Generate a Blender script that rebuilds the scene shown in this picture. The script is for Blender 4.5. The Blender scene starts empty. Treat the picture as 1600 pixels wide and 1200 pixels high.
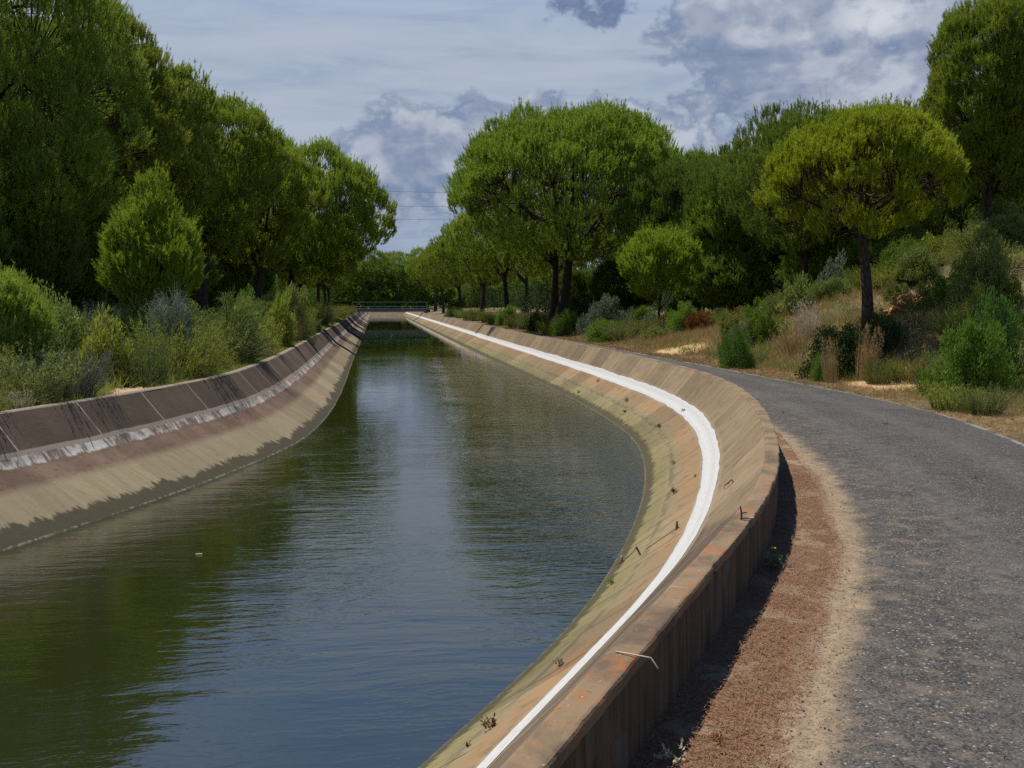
import bpy, math, random
import numpy as np
R_ = math.radians
C = bpy.context.scene
COL = C.collection

# ------------------------------------------------------------------ camera, sky, sun, exposure
CAM_H = 2.4
cam = bpy.data.cameras.new('camera')
cam.sensor_width = 36.0
cam.lens = 36.0
cam.clip_start = 0.1
cam.clip_end = 5000
camo = bpy.data.objects.new('camera', cam)
COL.objects.link(camo)
camo.location = (0, 0, CAM_H)
camo.rotation_euler = (R_(90 - 4.503), 0, R_(-7.4896))
C.camera = camo

SUN_EL = 64.0
SUN_DIR = np.array([-0.62, 1.0])           # where the sun stands, seen from above: ahead and to the left
SUN_DIR = SUN_DIR / np.linalg.norm(SUN_DIR)
SUN_STRENGTH = 5.0
SKY_STRENGTH = 0.10
C.view_settings.view_transform = 'Standard'
C.view_settings.look = 'None'
C.view_settings.gamma = 1.0
C.view_settings.exposure = 0.32
C.view_settings.use_curve_mapping = False
C.cycles.max_bounces = 6
C.cycles.diffuse_bounces = 3
C.cycles.glossy_bounces = 3
C.cycles.transmission_bounces = 4
C.cycles.transparent_max_bounces = 4
C.cycles.use_denoising = False
C.cycles.use_adaptive_sampling = True
C.cycles.adaptive_threshold = 0.004
C.cycles.sample_clamp_indirect = 4.0
C.cycles.sample_clamp_direct = 5.0

sun = bpy.data.lights.new('sun', 'SUN')
sun.energy = SUN_STRENGTH
sun.angle = R_(0.53)
sun.color = (1.0, 0.94, 0.84)
suno = bpy.data.objects.new('sun', sun)
COL.objects.link(suno)
_se, _ce = math.sin(R_(SUN_EL)), math.cos(R_(SUN_EL))
from mathutils import Vector, Matrix
sv = Vector((SUN_DIR[0] * _ce, SUN_DIR[1] * _ce, _se))
suno.rotation_euler = sv.to_track_quat('Z', 'Y').to_euler()
suno.location = (-30, 20, 80)


# ------------------------------------------------------------------ a little node language
class NT:
    def __init__(self, tree):
        self.t = tree
        self.n = tree.nodes
        self.l = tree.links

    def put(self, sock, v):
        if hasattr(v, 'links') or isinstance(v, bpy.types.NodeSocket):
            self.l.new(v, sock)
        elif v is not None:
            try:
                sock.default_value = v
            except Exception:
                sock.default_value = (*v, 1.0)

    def math(self, op, a, b=None, c=None, clamp=False):
        n = self.n.new('ShaderNodeMath')
        n.operation = op
        n.use_clamp = clamp
        self.put(n.inputs[0], a)
        if b is not None: self.put(n.inputs[1], b)
        if c is not None: self.put(n.inputs[2], c)
        return n.outputs[0]

    def vmath(self, op, a, b=None, scale=None):
        n = self.n.new('ShaderNodeVectorMath')
        n.operation = op
        self.put(n.inputs[0], a)
        if b is not None: self.put(n.inputs[1], b)
        if scale is not None: self.put(n.inputs['Scale'], scale)
        return n.outputs['Value'] if op in ('LENGTH', 'DOT_PRODUCT', 'DISTANCE') else n.outputs[0]

    def step(self, x, lo, hi, a=0.0, b=1.0):
        n = self.n.new('ShaderNodeMapRange')
        n.interpolation_type = 'SMOOTHSTEP'
        self.put(n.inputs['Value'], x)
        self.put(n.inputs['From Min'], lo)
        self.put(n.inputs['From Max'], hi)
        self.put(n.inputs['To Min'], a)
        self.put(n.inputs['To Max'], b)
        return n.outputs[0]

    def mix(self, f, a, b):
        n = self.n.new('ShaderNodeMix')
        n.data_type = 'RGBA'
        self.put(n.inputs[0], f)
        self.put(n.inputs[6], a if not isinstance(a, tuple) else (*a, 1.0))
        self.put(n.inputs[7], b if not isinstance(b, tuple) else (*b, 1.0))
        return n.outputs[2]

    def noise(self, vec, scale, detail=4.0, rough=0.55, dist=0.0, color=False):
        n = self.n.new('ShaderNodeTexNoise')
        if vec is not None: self.put(n.inputs['Vector'], vec)
        n.inputs['Scale'].default_value = scale
        n.inputs['Detail'].default_value = detail
        n.inputs['Roughness'].default_value = rough
        n.inputs['Distortion'].default_value = dist
        return n.outputs['Color'] if color else n.outputs['Fac']

    def voronoi(self, vec, scale, feature='F1', out='Distance', rnd=1.0):
        n = self.n.new('ShaderNodeTexVoronoi')
        n.feature = feature
        if vec is not None: self.put(n.inputs['Vector'], vec)
        n.inputs['Scale'].default_value = scale
        n.inputs['Randomness'].default_value = rnd
        return n.outputs[out]

    def scale(self, vec, s):
        n = self.n.new('ShaderNodeMapping')
        self.put(n.inputs['Vector'], vec)
        n.inputs['Scale'].default_value = s
        return n.outputs[0]

    def sep(self, vec):
        n = self.n.new('ShaderNodeSeparateXYZ')
        self.put(n.inputs[0], vec)
        return n.outputs

    def comb(self, x, y, z):
        n = self.n.new('ShaderNodeCombineXYZ')
        for i, v in enumerate((x, y, z)): self.put(n.inputs[i], v)
        return n.outputs[0]

    def uv(self, name):
        n = self.n.new('ShaderNodeUVMap')
        n.uv_map = name
        return n.outputs[0]

    def obj(self):
        return self.n.new('ShaderNodeTexCoord').outputs['Object']

    def pos(self):
        return self.n.new('ShaderNodeNewGeometry').outputs['Position']

    def rand(self):
        return self.n.new('ShaderNodeObjectInfo').outputs['Random']

    def bump(self, h, strength, distance):
        n = self.n.new('ShaderNodeBump')
        n.inputs['Strength'].default_value = strength
        n.inputs['Distance'].default_value = distance
        self.put(n.inputs['Height'], h)
        return n.outputs[0]


def material(name):
    m = bpy.data.materials.new(name)
    m.use_nodes = True
    t = NT(m.node_tree)
    p = m.node_tree.nodes['Principled BSDF']
    p.inputs['Roughness'].default_value = 0.9
    p.inputs['Specular IOR Level'].default_value = 0.25
    return m, t, p


# ------------------------------------------------------------------ the sky: Nishita under a thin veil with cumulus
w = bpy.data.worlds.new('World')
C.world = w
w.use_nodes = True
T = NT(w.node_tree)
bg = w.node_tree.nodes['Background']
sky = w.node_tree.nodes.new('ShaderNodeTexSky')
sky.sky_type = 'NISHITA'
sky.sun_disc = False
sky.sun_elevation = R_(SUN_EL)
sky.sun_rotation = math.atan2(SUN_DIR[0], SUN_DIR[1])
sky.air_density = 1.0
sky.dust_density = 0.6
sky.ozone_density = 1.5
base = T.vmath('SCALE', sky.outputs[0], scale=SKY_STRENGTH)
D = w.node_tree.nodes.new('ShaderNodeTexCoord').outputs['Generated']
dx, dy, dz = T.sep(D)
el = T.math('MULTIPLY', T.math('ARCSINE', dz), 180 / math.pi)
az = T.math('MULTIPLY', T.math('ARCTAN2', dx, dy), 180 / math.pi)


def blob(a0, e0, ra, re, soft=0.6):
    u = T.math('DIVIDE', T.math('SUBTRACT', az, a0), ra)
    v = T.math('DIVIDE', T.math('SUBTRACT', el, e0), re)
    r = T.math('SQRT', T.math('ADD', T.math('MULTIPLY', u, u), T.math('MULTIPLY', v, v)))
    return T.step(r, 1.0 + soft, 1.0 - soft)


def mx(*a):
    r = a[0]
    for b in a[1:]: r = T.math('MAXIMUM', r, b)
    return r


veil_n = T.noise(T.scale(D, (1, 1, 5)), 3.0, 3, 0.5)
veil_c = T.mix(T.step(el, 2.0, 9.0), (0.185, 0.25, 0.39), (0.335, 0.40, 0.51))
veil_s = T.noise(T.scale(D, (1.2, 1, 9)), 4.0, 6, 0.62, 0.6)
veil_c = T.mix(T.step(veil_s, 0.36, 0.66, 0.0, 0.6), veil_c, (0.42, 0.48, 0.565))
veil_c = T.mix(T.step(veil_s, 0.48, 0.32, 0.0, 0.4), veil_c, (0.24, 0.31, 0.45))
hi_blue = T.mix(T.step(veil_n, 0.45, 0.7), (0.13, 0.28, 0.68), (0.36, 0.46, 0.66))
hi_blue = T.mix(0.7, base, hi_blue)
veil_amt = T.step(el, 23.0, 13.5)
skyc = T.mix(veil_amt, hi_blue, veil_c)
# cumulus: fractal edges cut from masks that say where the banks stand
def billow(v):
    a = T.noise(T.scale(v, (1, 1, 1.5)), 11.0, 7, 0.58, 0.25)
    wv = T.vmath('ADD', v, T.vmath('SCALE', T.noise(v, 20.0, 3, 0.6, color=True), scale=0.04))
    b1 = T.voronoi(wv, 19.0, 'F1')
    r = T.math('ADD', T.math('MULTIPLY', a, 0.75), T.math('MULTIPLY', T.math('SUBTRACT', 0.62, b1), 0.26))
    return T.math('ADD', r, 0.10)


n1 = billow(D)
n2 = T.noise(T.scale(D, (1, 1, 1.3)), 30.0, 5, 0.62, 0.25)
up_ = T.vmath('ADD', D, (0.006, 0.0, 0.016))
n1u = billow(up_)
n4 = T.noise(T.scale(D, (1, 1, 1.6)), 17.0, 5, 0.6, 0.3)
n3 = T.noise(T.scale(D, (1, 1, 2.2)), 7.0, 5, 0.55)
mask = mx(blob(6.5, 7.6, 9.5, 3.9, 0.5), blob(18.0, 8.2, 10.0, 3.9, 0.5), blob(24, 13.2, 9.0, 4.6, 0.5),
          blob(33, 12.0, 9.0, 5.5, 0.5), T.math('MULTIPLY', blob(11.3, 15.5, 4.2, 1.2, 1.0), 0.70),
          blob(55, 9, 16, 6, 0.6), blob(-40, 9, 20, 6, 0.6), blob(100, 10, 25, 7, 0.6), blob(170, 10, 40, 7, 0.6), blob(-120, 10, 35, 7, 0.6))
dens = T.math('ADD', T.math('MULTIPLY', n1, 1.35), T.math('MULTIPLY', T.math('SUBTRACT', n2, 0.5), 0.75))
dens = T.math('ADD', dens, T.math('SUBTRACT', T.math('MULTIPLY', mask, 0.70), 1.05))
cl = T.step(dens, -0.03, 0.12)
edge = T.math('MULTIPLY', T.step(dens, -0.02, 0.09), T.step(dens, 0.26, 0.10))
lit = T.step(T.math('ADD', T.math('ADD', T.math('MULTIPLY', n3, 0.25), T.math('MULTIPLY', n4, 0.50)), T.math('MULTIPLY', n2, 0.35)), 0.46, 0.68)
relief = T.step(T.math('SUBTRACT', n1, n1u), -0.07, 0.09)
lit = T.math('ADD', T.math('MULTIPLY', lit, 0.45), T.math('MULTIPLY', relief, 0.6))
cc = T.mix(lit, (0.195, 0.245, 0.365), (0.47, 0.505, 0.575))
cc = T.mix(T.math('MULTIPLY', edge, 0.5), cc, (0.125, 0.185, 0.325))
dark = T.math('MULTIPLY', blob(11.2, 15.4, 4.5, 1.6, 0.5), 0.75)
cc = T.mix(dark, cc, (0.10, 0.155, 0.29))
hl = T.math('MULTIPLY', mx(blob(26.4, 14.4, 1.9, 1.0, 0.7), blob(7.7, 11.2, 1.0, 0.35, 0.7), blob(14, 8.6, 1.6, 0.7, 0.8)), T.step(n2, 0.35, 0.6))
cc = T.mix(T.math('MULTIPLY', hl, 0.8), cc, (0.62, 0.65, 0.70))
skyc = T.mix(T.math('MULTIPLY', cl, 0.92), skyc, cc)
streak = T.math('MULTIPLY', blob(18.7, 13.0, 3.4, 0.22, 0.7), T.step(T.noise(T.scale(D, (1, 1, 6)), 14, 4), 0.3, 0.55))
skyc = T.mix(T.math('MULTIPLY', streak, 0.75), skyc, (0.165, 0.225, 0.35))
skyc = T.mix(T.step(el, 24.0, 42.0), skyc, (0.055, 0.125, 0.30))
skyc = T.mix(T.step(el, 0.0, -3.0), skyc, (0.05, 0.05, 0.045))
T.put(bg.inputs['Color'], skyc)
bg.inputs['Strength'].default_value = 0.88


# ------------------------------------------------------------------ object helpers
def tag(o, label=None, cat=None, group=None, kind=None):
    if label: o['label'] = label
    if cat: o['category'] = cat
    if group: o['group'] = group
    if kind: o['kind'] = kind
    return o


def empty(name, loc, rz=0.0):
    o = bpy.data.objects.new(name, None)
    o.empty_display_size = 0.3
    COL.objects.link(o)
    o.location = loc
    o.rotation_euler = (0, 0, rz)
    return o


def mesh_np(name, V, F, uvs=None, smooth=True):
    """V (n,3); F a list of integer arrays (m,k); uvs {name: (n,2)} per vertex."""
    me = bpy.data.meshes.new(name)
    V = np.ascontiguousarray(V, dtype=np.float32)
    F = [np.asarray(f, dtype=np.int32) for f in F if len(f)]
    me.vertices.add(len(V))
    me.vertices.foreach_set('co', V.ravel())
    idx = np.concatenate([f.ravel() for f in F])
    tot = np.concatenate([np.full(len(f), f.shape[1], np.int32) for f in F])
    start = np.concatenate([[0], np.cumsum(tot)[:-1]]).astype(np.int32)
    me.loops.add(len(idx))
    me.loops.foreach_set('vertex_index', idx)
    me.polygons.add(len(tot))
    me.polygons.foreach_set('loop_start', start)
    me.polygons.foreach_set('use_smooth', np.full(len(tot), smooth))
    if uvs:
        for k, u in uvs.items():
            la = me.uv_layers.new(name=k)
            la.data.foreach_set('uv', np.asarray(u, np.float32)[idx].ravel())
    me.update(calc_edges=True)
    return me


def link(name, me, mat=None, parent=None):
    o = bpy.data.objects.new(name, me)
    if mat is not None and not me.materials: me.materials.append(mat)
    COL.objects.link(o)
    if parent: o.parent = parent
    return o


def copy_tree(root):
    r = root.copy()
    COL.objects.link(r)
    for ch in list(root.children):
        c = ch.copy()
        COL.objects.link(c)
        c.parent = r
        for g in list(ch.children):
            d = g.copy()
            COL.objects.link(d)
            d.parent = c
    return r


class Geo:
    def __init__(self):
        self.V, self.F, self.n = [], [], 0

    def add(self, V, F):
        V = np.asarray(V, float)
        self.V.append(V)
        self.F.append(np.asarray(F, int) + self.n)
        self.n += len(V)

    def tube(self, P, r, sides=6, cap=True):
        P = np.asarray(P, float)
        r = np.broadcast_to(np.asarray(r, float), (len(P),))
        tg = np.gradient(P, axis=0)
        tg /= np.linalg.norm(tg, axis=1)[:, None] + 1e-9
        ref = np.array([0, 0, 1.0]) if abs(tg[0][2]) < 0.8 else np.array([1.0, 0, 0])
        a = np.cross(tg, ref)
        a /= np.linalg.norm(a, axis=1)[:, None] + 1e-9
        b = np.cross(tg, a)
        th = np.linspace(0, 2 * np.pi, sides, endpoint=False)
        V = P[:, None, :] + r[:, None, None] * (np.cos(th)[None, :, None] * a[:, None, :] + np.sin(th)[None, :, None] * b[:, None, :])
        V = V.reshape(-1, 3)
        n = len(P)
        i, j = np.meshgrid(np.arange(n - 1), np.arange(sides), indexing='ij')
        k = (j + 1) % sides
        F = np.stack([i * sides + j, i * sides + k, (i + 1) * sides + k, (i + 1) * sides + j], -1).reshape(-1, 4)
        self.add(V, F)
        if cap:
            self.add(V[-sides:], [list(range(sides))] if sides == 4 else [[0, q, q + 1, q + 1] for q in range(1, sides - 1)] if False else [[0, q, q + 1] for q in range(1, sides - 1)])
            self.add(V[:sides], [[0, q + 1, q] for q in range(1, sides - 1)])

    def box(self, c, s, rz=0.0, M=None):
        c = np.asarray(c, float)
        h = np.asarray(s, float) / 2
        V = np.array([[x, y, z] for x in (-1, 1) for y in (-1, 1) for z in (-1, 1)]) * h
        if M is not None: V = V @ np.asarray(M).T
        elif rz:
            cs, sn = math.cos(rz), math.sin(rz)
            V = V @ np.array([[cs, -sn, 0], [sn, cs, 0], [0, 0, 1]]).T
        self.add(V + c, [[0, 1, 3, 2], [4, 6, 7, 5], [0, 4, 5, 1], [2, 3, 7, 6], [0, 2, 6, 4], [1, 5, 7, 3]])

    def tris(self, A):
        """A (n,3,3): loose triangles"""
        n = len(A)
        self.add(A.reshape(-1, 3), np.arange(3 * n).reshape(-1, 3))

    def quads(self, A):
        n = len(A)
        self.add(A.reshape(-1, 3), np.arange(4 * n).reshape(-1, 4))

    def mesh(self, name, smooth=True):
        F3 = [f for f in self.F if f.shape[1] == 3]
        F4 = [f for f in self.F if f.shape[1] == 4]
        Fs = []
        if F3: Fs.append(np.concatenate(F3))
        if F4: Fs.append(np.concatenate(F4))
        return mesh_np(name, np.concatenate(self.V), Fs, smooth=smooth)


def unit(v):
    return v / (np.linalg.norm(v, axis=-1, keepdims=True) + 1e-9)


def smooth01(x, lo, hi):
    t = np.clip((np.asarray(x, float) - lo) / (hi - lo), 0, 1)
    return t * t * (3 - 2 * t)


def vnoise(x, y, seed=0):
    x = np.asarray(x, float); y = np.asarray(y, float)
    r = np.zeros(np.broadcast(x, y).shape)
    rs = np.random.RandomState(seed)
    for k in range(5):
        a, b, p, q = rs.uniform(-1, 1), rs.uniform(-1, 1), rs.uniform(0, 6.28), rs.uniform(0, 6.28)
        r = r + np.sin(x * (0.5 + a) + y * b + p) * np.cos(y * (0.6 + b) - x * a * 0.7 + q)
    return r / 5


# ------------------------------------------------------------------ the canal's line (top of the right wall, outer edge)
KEY = [(-24.6, -40), (-7.1, -9.5), (-1.62, 0), (0.64, 3.9), (1.38, 5.2), (2.76, 7.6), (4.07, 10.0), (5.75, 14.2), (6.85, 17.5), (7.9, 21.4), (8.72, 26), (9.12, 32.3), (9.25, 40),
       (9.2, 61), (9.18, 100), (9.15, 160), (9.15, 211), (9.15, 302)]
K = np.array(KEY, float)


def catmull(P, n):
    t = np.concatenate([[0], np.cumsum(np.sqrt(np.linalg.norm(np.diff(P, axis=0), axis=1)))])
    # natural cubic on centripetal knots
    N = len(P)
    h = np.diff(t)
    A = np.zeros((N, N)); B = np.zeros((N, 2))
    A[0, 0] = A[-1, -1] = 1
    for i in range(1, N - 1):
        A[i, i - 1], A[i, i], A[i, i + 1] = h[i - 1], 2 * (h[i - 1] + h[i]), h[i]
        B[i] = 6 * ((P[i + 1] - P[i]) / h[i] - (P[i] - P[i - 1]) / h[i - 1])
    M = np.linalg.solve(A, B)
    q = np.linspace(0, t[-1], n)
    k = np.clip(np.searchsorted(t, q) - 1, 0, N - 2)
    hh = h[k][:, None]; a = ((t[k + 1] - q)[:, None]) / hh; b = ((q - t[k])[:, None]) / hh
    return a * P[k] + b * P[k + 1] + ((a ** 3 - a) * M[k] + (b ** 3 - b) * M[k + 1]) * hh ** 2 / 6


dense = catmull(K, 12000)
ds = np.concatenate([[0], np.cumsum(np.linalg.norm(np.diff(dense, axis=0), axis=1))])
s0 = np.interp(0.0, dense[:, 1], ds)                 # s = 0 beside the camera
ds = ds - s0
# the line is smoothed so that it has no kinks
step = 0.25
ss = np.arange(ds[0], ds[-1], step)
px = np.interp(ss, ds, dense[:, 0]); py = np.interp(ss, ds, dense[:, 1])


def blur(a, k):
    w_ = np.hanning(2 * k + 3)[1:-1]; w_ /= w_.sum()
    b = np.concatenate([2 * a[0] - a[k:0:-1], a, 2 * a[-1] - a[-2:-k - 2:-1]])
    return np.convolve(b, w_, 'valid')


px, py = blur(px, 14), blur(py, 14)
tx, ty = np.gradient(px, ss), np.gradient(py, ss)
tl = np.hypot(tx, ty); tx, ty = tx / tl, ty / tl
nx, ny = ty, -tx                                     # to the right of the flow line
nx, ny = blur(nx, 20), blur(ny, 20)
WIDTH = 12.8                                         # outer edge to outer edge
S_NEAR, S_FAR = ss[0], ss[-1]


def line(s, off):
    """point at arc length s, off metres to the right of the right wall's outer edge"""
    return np.interp(s, ss, px) + off * np.interp(s, ss, nx), np.interp(s, ss, py) + off * np.interp(s, ss, ny)


def locate(x, y):
    """arc length and offset of a point"""
    k = np.argmin((px - x) ** 2 + (py - y) ** 2)
    return ss[k], (x - px[k]) * nx[k] + (y - py[k]) * ny[k]


def s_at_y(y):
    return float(np.interp(y, py, ss))


def samples(fine=0.25):
    """arc lengths, close together near the camera"""
    out, s = [], S_NEAR
    while s < S_FAR:
        out.append(s)
        s += fine if -4 < s < 30 else fine * 2 if s < 60 else fine * 4 if s > 0 else 1.0
    out.append(S_FAR)
    return np.array(out)


TOP, KINK, WATER = 0.552, -0.24, -1.116
Y_S = np.array([-60, 12, 17, 21, 26, 32, 42, 60, 400.0])
ROAD_W = np.array([4.3, 4.3, 4.35, 4.3, 3.8, 3.4, 3.2, 3.15, 3.1])


def road_w(y): return np.interp(y, Y_S, ROAD_W)
def road_l(y): return np.interp(y, [-60, 4, 8, 11, 14, 17, 20, 24, 400], [1.05, 0.98, 0.92, 0.85, 0.75, 0.55, 0.32, 0.12, 0.10])


def height_right(x, y, e):
    """ground on the right; e metres beyond the road's right edge"""
    x, y, e = (np.asarray(v, float) for v in (x, y, e))
    m = 5.7 * np.exp(-0.8 * (((x - 31) / 11) ** 2 + ((y - 38) / 9) ** 2)) * smooth01(e, 1.0, 7)
    m = m - 1.1 * np.exp(-((x - 20.8) / 2.0) ** 2 - ((y - 37.2) / 2.5) ** 2)
    m = m + 0.8 * smooth01(e, 0.8, 6.5) * smooth01(y, 34, 50) + 0.02 * np.clip(e - 6, 0, 80)
    m = m + 0.12 * vnoise(x, y, 3) * smooth01(e, 0.4, 3)
    return m + 0.0


def height_left(x, y, d):
    """ground on the left; d metres beyond the left wall"""
    d = np.asarray(d, float)
    return TOP - 0.06 + 0.10 * vnoise(x, y, 5) * smooth01(d, 0.3, 2) + 0.35 * smooth01(d, 0.3, 5) + 0.01 * np.clip(d - 5, 0, 60)


def ground_z(x, y):
    s, off = locate(x, y)
    if off > 0: return float(height_right(x, y, off - float(road_w(y))))
    return float(height_left(x, y, -WIDTH - off))


def at(pxx, Y):
    """world X of photo column pxx at distance Y along the canal"""
    return (pxx - 589.0) / 1600.0 * Y


# ------------------------------------------------------------------ materials of the setting
def concrete_bump(t, p, uv, k=1.0):
    n = t.noise(uv, 60, 5, 0.7)
    n2 = t.noise(uv, 9, 4, 0.6)
    p.inputs['Normal'].default_value
    t.put(p.inputs['Normal'], t.bump(t.math('ADD', n, t.math('MULTIPLY', n2, 1.5)), 0.5 * k, 0.012))


def lining_right():
    m, t, p = material('right_bank_concrete')
    uv = t.uv('along')
    u, v, _ = t.sep(uv)                              # u metres along, v metres across from the coping's inner edge
    uvn = t.comb(u, v, 0.0)
    big = t.noise(uvn, 0.9, 5, 0.6)
    fine = t.noise(uvn, 22, 5, 0.65)
    runs = t.noise(t.scale(uvn, (3.1, 0.5, 1)), 1.0, 7, 0.72, 0.3)       # streaks running down the slope
    lng = t.noise(t.scale(uvn, (0.35, 9, 1)), 1.0, 5, 0.6)       # marks along the formwork
    wob = t.math('MULTIPLY', t.math('SUBTRACT', t.noise(t.comb(u, 0.0, 0.0), 0.7, 3, 0.55), 0.5), 0.10)
    rag = t.math('MULTIPLY', t.math('SUBTRACT', t.noise(t.scale(uvn, (3, 1, 1)), 4.0, 4, 0.7), 0.5), 0.05)
    vv = t.math('ADD', v, wob)
    vr = t.math('ADD', vv, rag)
    tan = t.mix(t.step(big, 0.3, 0.7), (0.190, 0.145, 0.095), (0.250, 0.195, 0.132))
    tan = t.mix(t.step(runs, 0.50, 0.68, 0, 0.65), tan, (0.15, 0.108, 0.064))
    tan = t.mix(t.step(fine, 0.60, 0.75, 0, 0.35), tan, (0.13, 0.10, 0.065))
    # the near panels are an older, greyer cast
    olden = t.step(t.math('ADD', t.math('SUBTRACT', u, t.math('MULTIPLY', v, 2.6)), t.math('MULTIPLY', big, 0.8)), 10.6, 10.1)
    grey = t.mix(t.step(lng, 0.35, 0.65), (0.085, 0.066, 0.049), (0.15, 0.118, 0.088))
    grey = t.mix(t.step(t.noise(t.scale(uvn, (0.6, 30, 1)), 1.0, 5, 0.7), 0.60, 0.68, 0, 0.6), grey, (0.25, 0.22, 0.18))
    col = t.mix(olden, tan, grey)
    # joints and hairline marks across the upper panel
    j = t.math('ABSOLUTE', t.math('SUBTRACT', t.math('FRACT', t.math('ADD', t.math('DIVIDE', u, 2.35), t.math('MULTIPLY', big, 0.02))), 0.5))
    jm = t.math('MULTIPLY', t.step(j, 0.013, 0.006), t.step(t.noise(uvn, 2.3, 3), 0.33, 0.48))
    col = t.mix(t.math('MULTIPLY', jm, 0.75), col, (0.36, 0.31, 0.235))
    # grey seal either side of the white band, then the white paint itself
    col = t.mix(t.step(vr, 0.765, 0.79), col, (0.25, 0.20, 0.145))
    ochre = t.mix(t.step(big, 0.3, 0.7), (0.275, 0.180, 0.105), (0.235, 0.178, 0.118))
    ochre = t.mix(t.step(fine, 0.57, 0.72, 0, 0.5), ochre, (0.19, 0.115, 0.06))
    ochre = t.mix(t.step(lng, 0.55, 0.75, 0, 0.5), ochre, (0.20, 0.15, 0.095))
    beige = t.mix(t.step(runs, 0.4, 0.7), (0.225, 0.190, 0.118), (0.185, 0.155, 0.100))
    algae = t.mix(t.step(runs, 0.4, 0.7), (0.205, 0.180, 0.100), (0.155, 0.137, 0.075))
    col = t.mix(t.step(vr, 1.265, 1.29), col, ochre)
    col = t.mix(t.step(vr, 1.55, 1.85), col, beige)
    band = t.math('MULTIPLY', t.step(v, 1.80, 1.90), t.step(v, 2.02, 1.94))
    col = t.mix(t.math('MULTIPLY', band, t.step(t.noise(t.scale(uvn, (1.5, 3, 1)), 2.0, 4), 0.38, 0.6, 0, 0.65)), col, (0.10, 0.085, 0.05))
    col = t.mix(t.step(vr, 1.98, 2.12), col, algae)
    specks = t.math('MULTIPLY', t.step(t.noise(t.scale(uvn, (9, 2.2, 1)), 1.2, 3, 0.7), 0.66, 0.70), t.math('MULTIPLY', t.step(v, 1.45, 1.6), t.step(v, 2.3, 2.2)))
    col = t.mix(t.math('MULTIPLY', specks, 0.8), col, (0.045, 0.04, 0.025))
    crack = t.math('ABSOLUTE', t.math('SUBTRACT', t.math('FRACT', t.math('ADD', t.math('DIVIDE', u, 1.55), t.math('MULTIPLY', t.noise(uvn, 3, 3), 0.03))), 0.5))
    cm = t.math('MULTIPLY', t.math('MULTIPLY', t.step(crack, 0.020, 0.009), t.step(t.noise(uvn, 1.7, 4), 0.38, 0.50)), t.step(v, 1.24, 1.3))
    col = t.mix(t.math('MULTIPLY', cm, 0.8), col, (0.05, 0.042, 0.03))
    mott = t.noise(t.scale(uvn, (1.0, 1.4, 1)), 2.3, 7, 0.72, 0.4)
    col = t.mix(t.step(mott, 0.50, 0.66, 0, 0.50), col, (0.105, 0.078, 0.050))
    pits = t.noise(uvn, 48, 3, 0.7)
    col = t.mix(t.step(pits, 0.66, 0.74, 0, 0.5), col, (0.06, 0.048, 0.033))
    wn = t.n.new('ShaderNodeTexWhiteNoise')
    wn.noise_dimensions = '1D'
    t.put(wn.inputs['W'], t.math('FLOOR', t.math('ADD', t.math('DIVIDE', t.math('ADD', u, 0.0), 2.35), 0.5)))
    pan = t.n.new('ShaderNodeHueSaturation')
    t.put(pan.inputs['Value'], t.step(wn.outputs['Value'], 0, 1, 0.70, 1.0))
    pan.inputs['Saturation'].default_value = 1.12
    t.put(pan.inputs['Color'], col)
    col = pan.outputs[0]
    teeth = t.math('MULTIPLY', t.math('SUBTRACT', t.noise(t.scale(uvn, (7, 0.25, 1)), 1.0, 4, 0.7), 0.5), 0.55)
    wet = t.step(t.math('ADD', v, teeth), 2.33, 2.38)
    col = t.mix(t.math('MULTIPLY', wet, 0.88), col, (0.05, 0.044, 0.024))
    foam = t.math('MULTIPLY', t.step(v, 2.545, 2.56), t.step(t.noise(uvn, 9, 4), 0.45, 0.6, 0, 0.4))
    col = t.mix(foam, col, (0.23, 0.22, 0.19))
    t.put(p.inputs['Base Color'], col)
    p.inputs['Specular IOR Level'].default_value = 0.12
    concrete_bump(t, p, uvn)
    return m


def white_paint():
    m, t, p = material('white_waterproofing_paint')
    uv = t.uv('along')
    n = t.noise(uv, 9, 5, 0.65)
    col = t.mix(t.step(n, 0.5, 0.8), (0.43, 0.43, 0.425), (0.34, 0.335, 0.32))
    col = t.mix(t.step(t.noise(t.scale(uv, (1.2, 2.5, 1)), 4.0, 6, 0.75), 0.55, 0.68, 0, 0.65), col, (0.27, 0.245, 0.20))
    t.put(p.inputs['Base Color'], col)
    p.inputs['Roughness'].default_value = 0.7
    t.put(p.inputs['Normal'], t.bump(t.noise(t.scale(uv, (1, 3, 1)), 5, 5, 0.65), 0.6, 0.03))
    return m


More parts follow.
